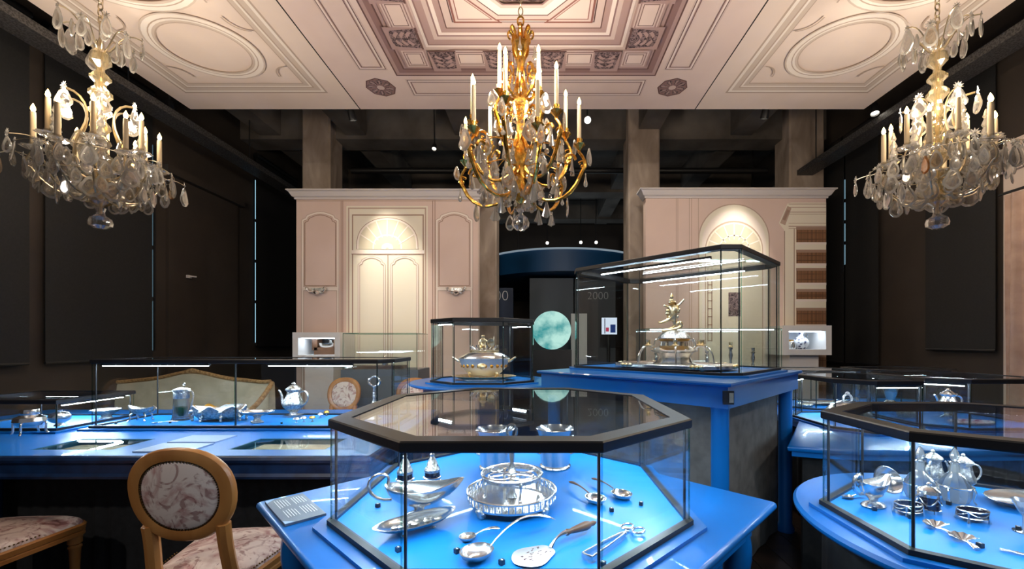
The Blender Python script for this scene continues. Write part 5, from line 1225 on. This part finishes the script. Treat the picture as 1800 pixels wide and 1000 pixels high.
# ---- tureen in its small case
tz = rt_z+.0185
t = thing('tureen_stand', 'oval silver-gilt stand under the tureen', 'stand', (-.497, 3.74, tz))
MB().lathe([(.002, .012), (.20, .012), (.24, .022), (.285, .034), (.29, .038), (.283, .040), (.235, .028), (.19, .018), (.002, .018)], 48, sx=1.0, sy=.72).build('plate', 'silver_gilt', t); MB().lathe([(.19, 0), (.20, 0), (.2, .012), (.19, .012)], 40, sx=1, sy=.72).build('foot_ring', 'silver', t)
t = thing('tureen', 'parcel-gilt oval tureen with seated figure on the cover', 'tureen', (-.497, 3.74, tz+.0195))
MB().lathe([(.002, .02), (.11, .02), (.155, .05), (.195, .095), (.215, .14), (.222, .165), (.226, .170), (.226, .176), (.002, .176)], 48, sx=1, sy=.7, lob=16, amp=.012).build('body', 'silver_matte', t)
MB().lathe([(.226, .176), (.222, .184), (.19, .205), (.15, .225), (.125, .235), (.12, .25), (.002, .262)], 48, sx=1, sy=.7).build('cover', 'silver', t)
MB().lathe([(.122, .232), (.13, .236), (.13, .246), (.118, .25)], 48, sx=1, sy=.7, lob=24, amp=.02).build('cover_gallery', 'silver_gilt', t)
for k in range(22):
    a = 2*pi*k/22; o = MB().ball((0, 0, 0), .017, 10, 6, (1, .6, 1)).build('gilt_boss', 'gilt_in', t, (.200*cos(a), .142*sin(a), .11), (0, 0, a+pi/2))
mb = MB(); beaded_rim(mb, 56, .226, .159, .173, .0055); tag(mb.build('beaded_edge', 'silver_rep', t), kind='stuff')
for k in range(4):
    a = pi/4+k*pi/2; MB().tube(bez((.16*cos(a), .11*sin(a), .05), (.19*cos(a), .13*sin(a), .04), (.15*cos(a), .10*sin(a), .02), (.16*cos(a), .115*sin(a), .0135)), [.016, .015, .014, .013, .012, .011, .010, .010, .010, .011, .012], 8).build('foot', 'silver_gilt', t)
for s in (-1, 1): MB().tube(chain_bez(((s*.215, 0, .15), (s*.25, 0, .15), (s*.26, 0, .18), (s*.285, 0, .185))), [.012]*5+[.009]*4, 8).build('handle', 'silver_gilt', t)
MB().lathe([(.002, -.012), (.03, -.012), (.034, 0), (.02, .008), (.002, .01)], 16).build('medallion', 'silver_gilt', t, (0, -.150, .118), (pi/2-.4, 0, 0))
for k in range(8):
    a = 2*pi*k/8+.3; MB().tube(bez((.09*cos(a), .06*sin(a), .25), (.11*cos(a), .08*sin(a), .28), (.13*cos(a), .09*sin(a), .27), (.125*cos(a), .085*sin(a), .295)), [.008, .008, .007, .007, .006, .006, .006, .005, .005, .005, .006], 6).build('leaf', 'silver', t)
def skin(name, joints, edges, mat_, parent, loc=(0,0,0), rot=(0,0,0), sub=2):
    """continuous figure grown from a skeleton of joints (x, y, z, radius)"""
    me = bpy.data.meshes.new('skel'); me.from_pydata([j[:3] for j in joints], edges, [])
    o = bpy.data.objects.new('skel', me); COL.objects.link(o); md = o.modifiers.new('s', 'SKIN'); 
    for i, j in enumerate(joints): me.skin_vertices[0].data[i].radius = (j[3], j[3]*(.8 if len(j) < 5 else j[4]))
    me.skin_vertices[0].data[0].use_root = True
    o.modifiers.new('u', 'SUBSURF').levels = sub; 
    dg = bpy.context.evaluated_depsgraph_get(); r = bpy.data.meshes.new_from_object(o.evaluated_get(dg)); bpy.data.objects.remove(o)
    r.materials.clear(); r.materials.append(M[mat_]); r.polygons.foreach_set('use_smooth', [True]*len(r.polygons)); return put(name, r, parent, loc, rot)
PUTTO_SIT = [(0, 0, .0, .022, 1), (0, 0, .030, .020, 1), (0, 0, .055, .021, 1), (0, 0, .072, .009, 1), (0, 0, .092, .020, 1), (0, 0, .103, .016, 1),
             (.025, -.004, .058, .009), (.045, -.02, .045, .008), (.06, -.022, .060, .007), (-.025, -.004, .058, .009), (-.035, -.01, .032, .008), (-.032, -.022, .012, .007),
             (.016, -.022, .0, .013), (.03, -.05, .006, .011), (.034, -.052, -.026, .008), (-.016, -.022, .0, .013), (-.014, -.05, .004, .011), (-.012, -.050, -.028, .008)]
ED = [(0, 1), (1, 2), (2, 3), (3, 4), (4, 5), (2, 6), (6, 7), (7, 8), (2, 9), (9, 10), (10, 11), (0, 12), (12, 13), (13, 14), (0, 15), (15, 16), (16, 17)]
skin('seated_figure', PUTTO_SIT, ED, 'silver_gilt', t, (-.01, 0, .283))
MB().lathe([(.002, -.004), (.032, -.004), (.034, 0), (.032, .004), (.002, .004)], 20, sy=1.2).build('shield', 'silver_gilt', t, (.062, -.02, .315), (pi/2, 0, .2))
MB().tube([(.085, -.01, .26), (.09, -.012, .37)], .003, 6).build('staff', 'silver_gilt', t)

# ---- centrepiece in the tall case
cz = tall_z+.0185
cp = (.99, 3.05, cz)
t = thing('plateau', 'broad silver plateau with gilt scrolled rim under the figure-topped centrepiece', 'plateau', cp, -pi/4)
def plat(k, z): return [(.42*math.copysign(abs(cos(a))**.7, cos(a))*k*(1+.02*cos(12*a)), .30*math.copysign(abs(sin(a))**.7, sin(a))*k*(1+.02*cos(12*a)), z) for a in [2*pi*i/72 for i in range(72)]]
MB().loft([plat(.94, .008), plat(1.0, .014), plat(1.0, .034), plat(.97, .040), plat(.93, .034), plat(.9, .03)]).build('tray', 'silver', t, smooth=50)
mb = MB()
for i in range(72):
    if i % 12 < 3:
        p = plat(1.0, .03)[i]; mb.ball((p[0], p[1], .030), .018, 8, 5, (1, 1, .8))
mb.build('rim_ornament', 'silver_gilt', t)
for k in range(4):
    a = pi/4+k*pi/2; MB().lathe([(.012, 0), (.02, .006), (.014, .012)], 10).build('foot', 'silver', t, (.30*math.copysign(1, cos(a)), .21*math.copysign(1, sin(a)), 0))
c_ = thing('centrepiece', 'domed silver centrepiece with arms, crowned by a gilt figure with raised arm', 'centrepiece', (cp[0], cp[1], cz+.0305)); c_.scale = (.88, .88, .85)
MB().lathe([(.002, .0), (.17, .0), (.175, .008), (.15, .02), (.13, .06), (.15, .10), (.185, .115), (.19, .124), (.15, .14), (.115, .16), (.11, .20), (.13, .215), (.002, .215)], 44, lob=8, amp=.02).build('body', 'silver', c_)
MB().lathe([(.128, .215), (.132, .225), (.12, .245), (.09, .275), (.05, .292), (.002, .297)], 40).build('dome', 'silver_rep', c_)
MB().lathe([(.118, .198), (.136, .204), (.136, .214), (.118, .218)], 40).build('gilt_band', 'gilt_in', c_)
for k in range(6):
    a = 2*pi*k/6+.25
    q = lambda r, h: (cos(a)*r, sin(a)*r, h)
    MB().tube(chain_bez((q(.16, .12), q(.20, .16), q(.26, .17), q(.29, .14)), (q(.29, .14), q(.32, .11), q(.335, .06), q(.33, .01)), n=7), [.008]*5+[.007]*5+[.006]*5, 8).build('loop_arm', 'silver', c_)
    MB().lathe([(.004, 0), (.022, .004), (.03, .012), (.018, .016), (.014, .03), (.018, .055), (.002, .055)], 14).build('candle_nozzle', 'silver_gilt', c_, q(.24, .155))
    MB().tube(bez(q(.13, .20), q(.17, .24), q(.19, .2), q(.185, .13)), .006, 7).build('upper_arm', 'silver', c_)
FIG = [(0, 0, .115, .034, 1), (.006, 0, .155, .032, 1), (.012, 0, .19, .034, 1), (.012, 0, .215, .013, 1), (.004, 0, .24, .026, 1), (.004, 0, .258, .018, 1),
       (.045, 0, .20, .013), (.075, 0, .235, .011), (.105, 0, .268, .009), (-.028, -.005, .20, .013), (-.05, -.01, .205, .010), (-.072, -.012, .212, .008),
       (-.02, -.01, .095, .019), (-.055, -.01, .075, .016), (-.095, -.005, .062, .011), (-.115, -.005, .068, .007), (.02, .0, .085, .020), (.03, 0, .045, .015), (.0, 0, .015, .012), (-.03, -.01, .006, .009)]
FIG = [(j[0], j[1], j[2], j[3]*1.22, *j[4:]) for j in FIG]
ED2 = [(0, 1), (1, 2), (2, 3), (3, 4), (4, 5), (2, 6), (6, 7), (7, 8), (2, 9), (9, 10), (10, 11), (0, 12), (12, 13), (13, 14), (14, 15), (0, 16), (16, 17), (17, 18), (18, 19)]
fg = skin('figure', FIG, ED2, 'silver_gilt', c_, (-.02, 0, .295)); 
mb = MB(); mb.tube(chain_bez(((-.10, 0, .288), (-.04, -.01, .30), (.05, -.01, .30), (.055, -.01, .34)), ((.055, -.01, .34), (.05, -.01, .37), (.01, -.01, .36), (.02, -.01, .335))), [.014]*6+[.018]*6+[.012]*5, 8); mb.build('scroll_support', 'silver_gilt', c_)
for k, (x, z_, r) in enumerate(((-.045, .46, .018), (.03, .45, .02), (-.05, .435, .015), (-.02, .55, .013), (.04, .47, .015), (-.03, .405, .02), (.022, .41, .02))):
    MB().ball((x-.01, -.012, z_), r, 8, 6, (1.2, .8, .9)).build('drapery', 'silver_gilt', c_)
MB().lathe([(.002, 0), (.012, .004), (.016, .02), (.007, .035), (.002, .05)], 8).build('plume', 'silver_gilt', c_, (-.016, 0, .565), (0, -.15, 0))
# ---- cases on the right rear table
def RZ(x, y): return (x, y, DK+.0035)
t = thing('silver_vase', 'tall silver vase in the farthest case on the right rear table', 'vase', RZ(3.45, 4.08))
MB().lathe([(.002, 0), (.06, 0), (.03, .03), (.05, .09), (.07, .16), (.05, .22), (.075, .27), (.07, .27), (.002, .2)], 24, lob=8, amp=.03).build('body', 'silver', t); MB().lathe([(.068, .155), (.074, .16), (.068, .166)], 24).build('band', 'silver_rep', t)
t = thing('silver_plate', 'small upright-rimmed silver plate at the left inside the case behind the plinth corner', 'plate', RZ(2.44, 3.83))
MB().lathe([(.002, .002), (.06, .002), (.075, .022), (.072, .024), (.055, .007), (.002, .006)], 30, lob=10, amp=.03).build('plate', 'silver_rep', t); MB().tube([(.075*cos(2*pi*i/30), .075*sin(2*pi*i/30), .024) for i in range(30)], .003, 6, closed=True).build('rim', 'silver', t)
t = thing('covered_dish', 'domed silver dish with crest handle in the right rear case beside the plinth', 'dish', RZ(2.36, 3.18))
MB().lathe([(.002, .01), (.15, .012), (.17, .02), (.16, .05), (.002, .05)], 36, sy=.75, lob=8, amp=.03).build('dish', 'silver', t)
MB().lathe([(.155, .05), (.15, .08), (.11, .12), (.05, .145), (.002, .15)], 36, sy=.75, lob=8, amp=.03).build('cover', 'silver', t)
mb = MB(); mb.tube(bez((-.03, 0, .145), (-.05, 0, .21), (.05, 0, .21), (.03, 0, .145)), .008, 8); mb.ball((0, 0, .2), .016, 8, 6); mb.build('handle', 'silver_rep', t)
for k in range(4):
    a = pi/4+k*pi/2; MB().ball((.11*cos(a), .08*sin(a), .0115), .011, 8, 5).build('foot', 'silver', t)
t = thing('silver_plate', 'wavy-edged silver plate lying before the domed dish in the right rear case', 'plate', RZ(2.36, 2.92))
MB().lathe([(.002, .002), (.06, .002), (.08, .010), (.098, .013), (.096, .016), (.078, .013), (.06, .006), (.002, .006)], 40, sy=.75, lob=10, amp=.02).build('plate', 'silver_rep', t)
pot('coffee_pot', 'round-bellied silver coffee pot with big handle in the case with the patterned plate', 'coffee pot', RZ(3.25, 3.30), pi, .23, .07, .6, 12, .03)
t = thing('patterned_plate', 'oval porcelain plate with red and white pattern in the right rear case', 'plate', RZ(3.17, 3.05), .1)
mp_ = noisy(mat('red_patterned_porcelain', (214, 200, 204), .25), (176, 60, 84), (226, 222, 226), 22, 4, .42, .5, distort=1.5)
MB().lathe([(.002, .002), (.12, .002), (.15, .008), (.165, .012), (.163, .015), (.148, .011), (.12, .006), (.002, .006)], 40, sy=.55).build('plate', mp_, t)
MB().tube([(.165*cos(2*pi*i/40), .0907*sin(2*pi*i/40), .0125) for i in range(40)], .003, 6, closed=True).build('rim', 'silver', t)
t = thing('silver_casket', 'small silver shell casket left of the round-bellied coffee pot', 'casket', RZ(2.90, 3.28))
MB().lathe([(.002, 0), (.06, .004), (.07, .03), (.06, .055), (.002, .055)], 24, sy=.7, lob=8, amp=.05).build('box', 'silver_rep', t); MB().lathe([(.06, .055), (.05, .08), (.002, .095)], 24, sy=.7, lob=8, amp=.05).build('cover', 'silver', t)
t = thing('silver_tray', 'low silver tray in the case behind the right corner of the blue plinth', 'tray', RZ(2.68, 4.0))
MB().lathe([(.002, .004), (.12, .004), (.16, .016), (.17, .02), (.165, .024), (.12, .010), (.002, .009)], 40, sy=.8, lob=12, amp=.02).build('plate', 'silver', t); mb = MB(); [mb.tube(bez((s*.15, -.04, .018), (s*.21, -.03, .04), (s*.21, .03, .04), (s*.15, .04, .018)), .006, 7) for s in (-1, 1)]; mb.build('handles', 'silver', t)

# ---- lit niches on the printed panels and glass boxes before them
def niche(x0, x1, y0, y1, lab, w=.16):
    a, b = P(x0, y0, 5.55), P(x1, y1, 5.55); cx_, wd, ht = (a.x+b.x)/2, b.x-a.x, a.z-b.z
    t = thing('wall_niche', lab, 'niche', (cx_, 5.55, b.z), 0, 'lit wall niches'); f = .075
    MB().ring(rect(0, ht/2, wd/2, ht/2), rect(0, ht/2+.0, wd/2-f, ht/2-f), -.44, .0).build('frame', 'white', t, rot=(pi/2, 0, 0), smooth=0)
    mb = MB(); iw, ih = wd-2*f, ht-2*f; mb.box((0, .43, ht/2), (iw, .01, ih)); mb.build('back', 'niche_in', t)
    MB().box((0, .1, ht-f-.006), (iw*.96, .04, .01)).build('led_strip', emit('niche_led', (225, 238, 255), 22), t)
    MB().box((0, .006, ht/2), (iw, .004, ih)).build('front_glass', 'glass', t)
    MB().box((0, .22, -b.z/2), (wd*.6, .3, b.z-.002)).build('post', 'cornice', t)
    return t, f
n1, f = niche(514, 598, 584, 634, 'lit wall niche with a travelling set at the left of the printed door')
t = thing('travelling_set', 'open dark leather travelling case holding silver in the left lit niche', 'travelling case', (n1.location.x+.03, 5.75, n1.location.z+f+.001))
MB().box((0, .06, .05), (.32, .16, .10)).build('box', 'wood_dark', t); MB().box((0, .16, .14), (.30, .03, .16)).build('lid', 'black', t)
for s in (-1, 1): MB().box((s*.15, .05, .14), (.07, .14, .16)).build('wing', 'wood_dark', t)
MB().lathe([(.002, .10), (.10, .10), (.12, .12), (.13, .16), (.12, .16), (.1, .125), (.002, .11)], 24, sy=.5).build('basin', 'silver', t, (0, .03, 0)); MB().lathe([(.03, .12), (.035, .2), (.002, .21)], 16).build('beaker', 'silver', t, (0.02, .10, 0))
n2, f = niche(1377, 1462, 572, 624, 'lit wall niche with a patterned vase at the right of the bookcase panel')
t = thing('patterned_vase', 'blue and white chequered vase in the right lit niche', 'vase', (n2.location.x+.04, 5.76, n2.location.z+f+.001))
mv = noisy(mat('blue_white_chequer', (90, 100, 130), .2), (34, 44, 84), (226, 230, 238), 24, 1, .25, .5, kind='VORONOI')
MB().lathe([(.002, 0), (.05, 0), (.09, .04), (.105, .09), (.085, .14), (.035, .175), (.03, .21), (.045, .235), (.04, .235), (.002, .21)], 30).build('body', mv, t); MB().tube(bez((.04, 0, .21), (.1, 0, .24), (.11, 0, .17), (.09, 0, .13)), .008, 7).build('handle', 'silver', t)
t = thing('tea_canister', 'small pale silver canister left of the chequered vase', 'canister', (n2.location.x-.13, 5.70, n2.location.z+f+.001))
MB().lathe([(.002, 0), (.055, 0), (.06, .05), (.05, .10), (.03, .115), (.03, .13), (.002, .135)], 20).build('body', 'silver', t); MB().lathe([(.031, .115), (.036, .118), (.036, .126), (.031, .13)], 20).build('collar', 'gilt_in', t)
def glassbox(x0, x1, y0, y1, Y, dep, lab, m='grey'):
    a, b = P(x0, y0, Y), P(x1, y1, Y); wd = b.x-a.x; hz_ = b.z
    t = thing('glass_box_case', lab, 'display case', ((a.x+b.x)/2, Y+dep/2, 0))
    MB().box((0, 0, hz_/2), (wd+.04, dep+.04, hz_)).build('plinth', 'greypanel', t)
    mb = MB(); H_ = a.z-b.z
    for nm, c3, d3 in (('front', (0, -dep/2, hz_+H_/2), (wd, .006, H_)), ('rear', (0, dep/2, hz_+H_/2), (wd, .006, H_)), ('left', (-wd/2, 0, hz_+H_/2), (.006, dep-.01, H_)), ('right', (wd/2, 0, hz_+H_/2), (.006, dep-.01, H_)), ('top', (0, 0, hz_+H_+.003), (wd, dep, .006))):
        MB().box(c3, d3).build('pane', 'glass', t, smooth=0)
    ed = MB()
    for sx in (-1, 1):
        ed.tube([(sx*wd/2, -dep/2, hz_), (sx*wd/2, -dep/2, hz_+H_)], .004, 5); ed.tube([(sx*wd/2, -dep/2, hz_+H_), (sx*wd/2, dep/2, hz_+H_)], .004, 5)
    ed.tube([(-wd/2, -dep/2, hz_+H_), (wd/2, -dep/2, hz_+H_)], .004, 5); ed.tube([(-wd/2, dep/2, hz_+H_), (wd/2, dep/2, hz_+H_)], .004, 5)
    ed.build('polished_edge', 'glass_edge', t)
    return t, hz_
gb, hz_ = glassbox(603, 733, 586, 650, 5.2, .5, 'plain glass box case on a grey plinth before the printed door')
MB().box((-.1, .05, hz_+.02), (.62, .3, .04)).build('shelf', 'wood_dark', gb)
t = thing('silver_shaker', 'small silver shaker standing on the wooden shelf in the plain glass box', 'shaker', (gb.location.x-.02, 5.42, hz_+.041))
MB().lathe([(.002, 0), (.035, 0), (.04, .03), (.034, .10), (.02, .13), (.002, .15)], 16, lob=6, amp=.06).build('body', 'silver', t); MB().lathe([(.034, .095), (.037, .10), (.034, .106)], 16).build('band', 'silver_gilt', t)
gb2, hz2 = glassbox(1135, 1374, 578, 650, 5.0, .5, 'wide glass box case on a grey plinth before the bookcase panel')
MB().box((0, -.2, hz2+.485), (1.5, .014, .01)).build('led_strip', emit('box_led', (225, 240, 255), 30), gb2)
for k, (dx, H_) in enumerate(((-.62, .24), (-.30, .30), (.02, .22), (.32, .33), (.60, .26))):
    t = thing('candlestick', ('silver candlestick in the wide glass box, %s' % ('leftmost of five', 'second from the left of five', 'middle one of five', 'second from the right of five', 'rightmost of five')[k]), 'candlestick', (gb2.location.x+dx, 5.25, hz2+.001), 0, 'silver candlesticks in the wide glass box')
    MB().lathe([(.002, 0), (.075, 0), (.078, .008), (.05, .02), (.02, .035), (.014, H_*.3), (.026, H_*.5), (.016, H_*.7), (.03, H_*.8), (.002, H_*.82)], 20, lob=8, amp=.04).build('stem', 'silver', t); MB().lathe([(.012, H_*.82), (.03, H_*.84), (.02, H_*.88), (.024, H_), (.002, H_)], 16).build('nozzle', 'silver_gilt' if k in (1, 3) else 'silver', t)
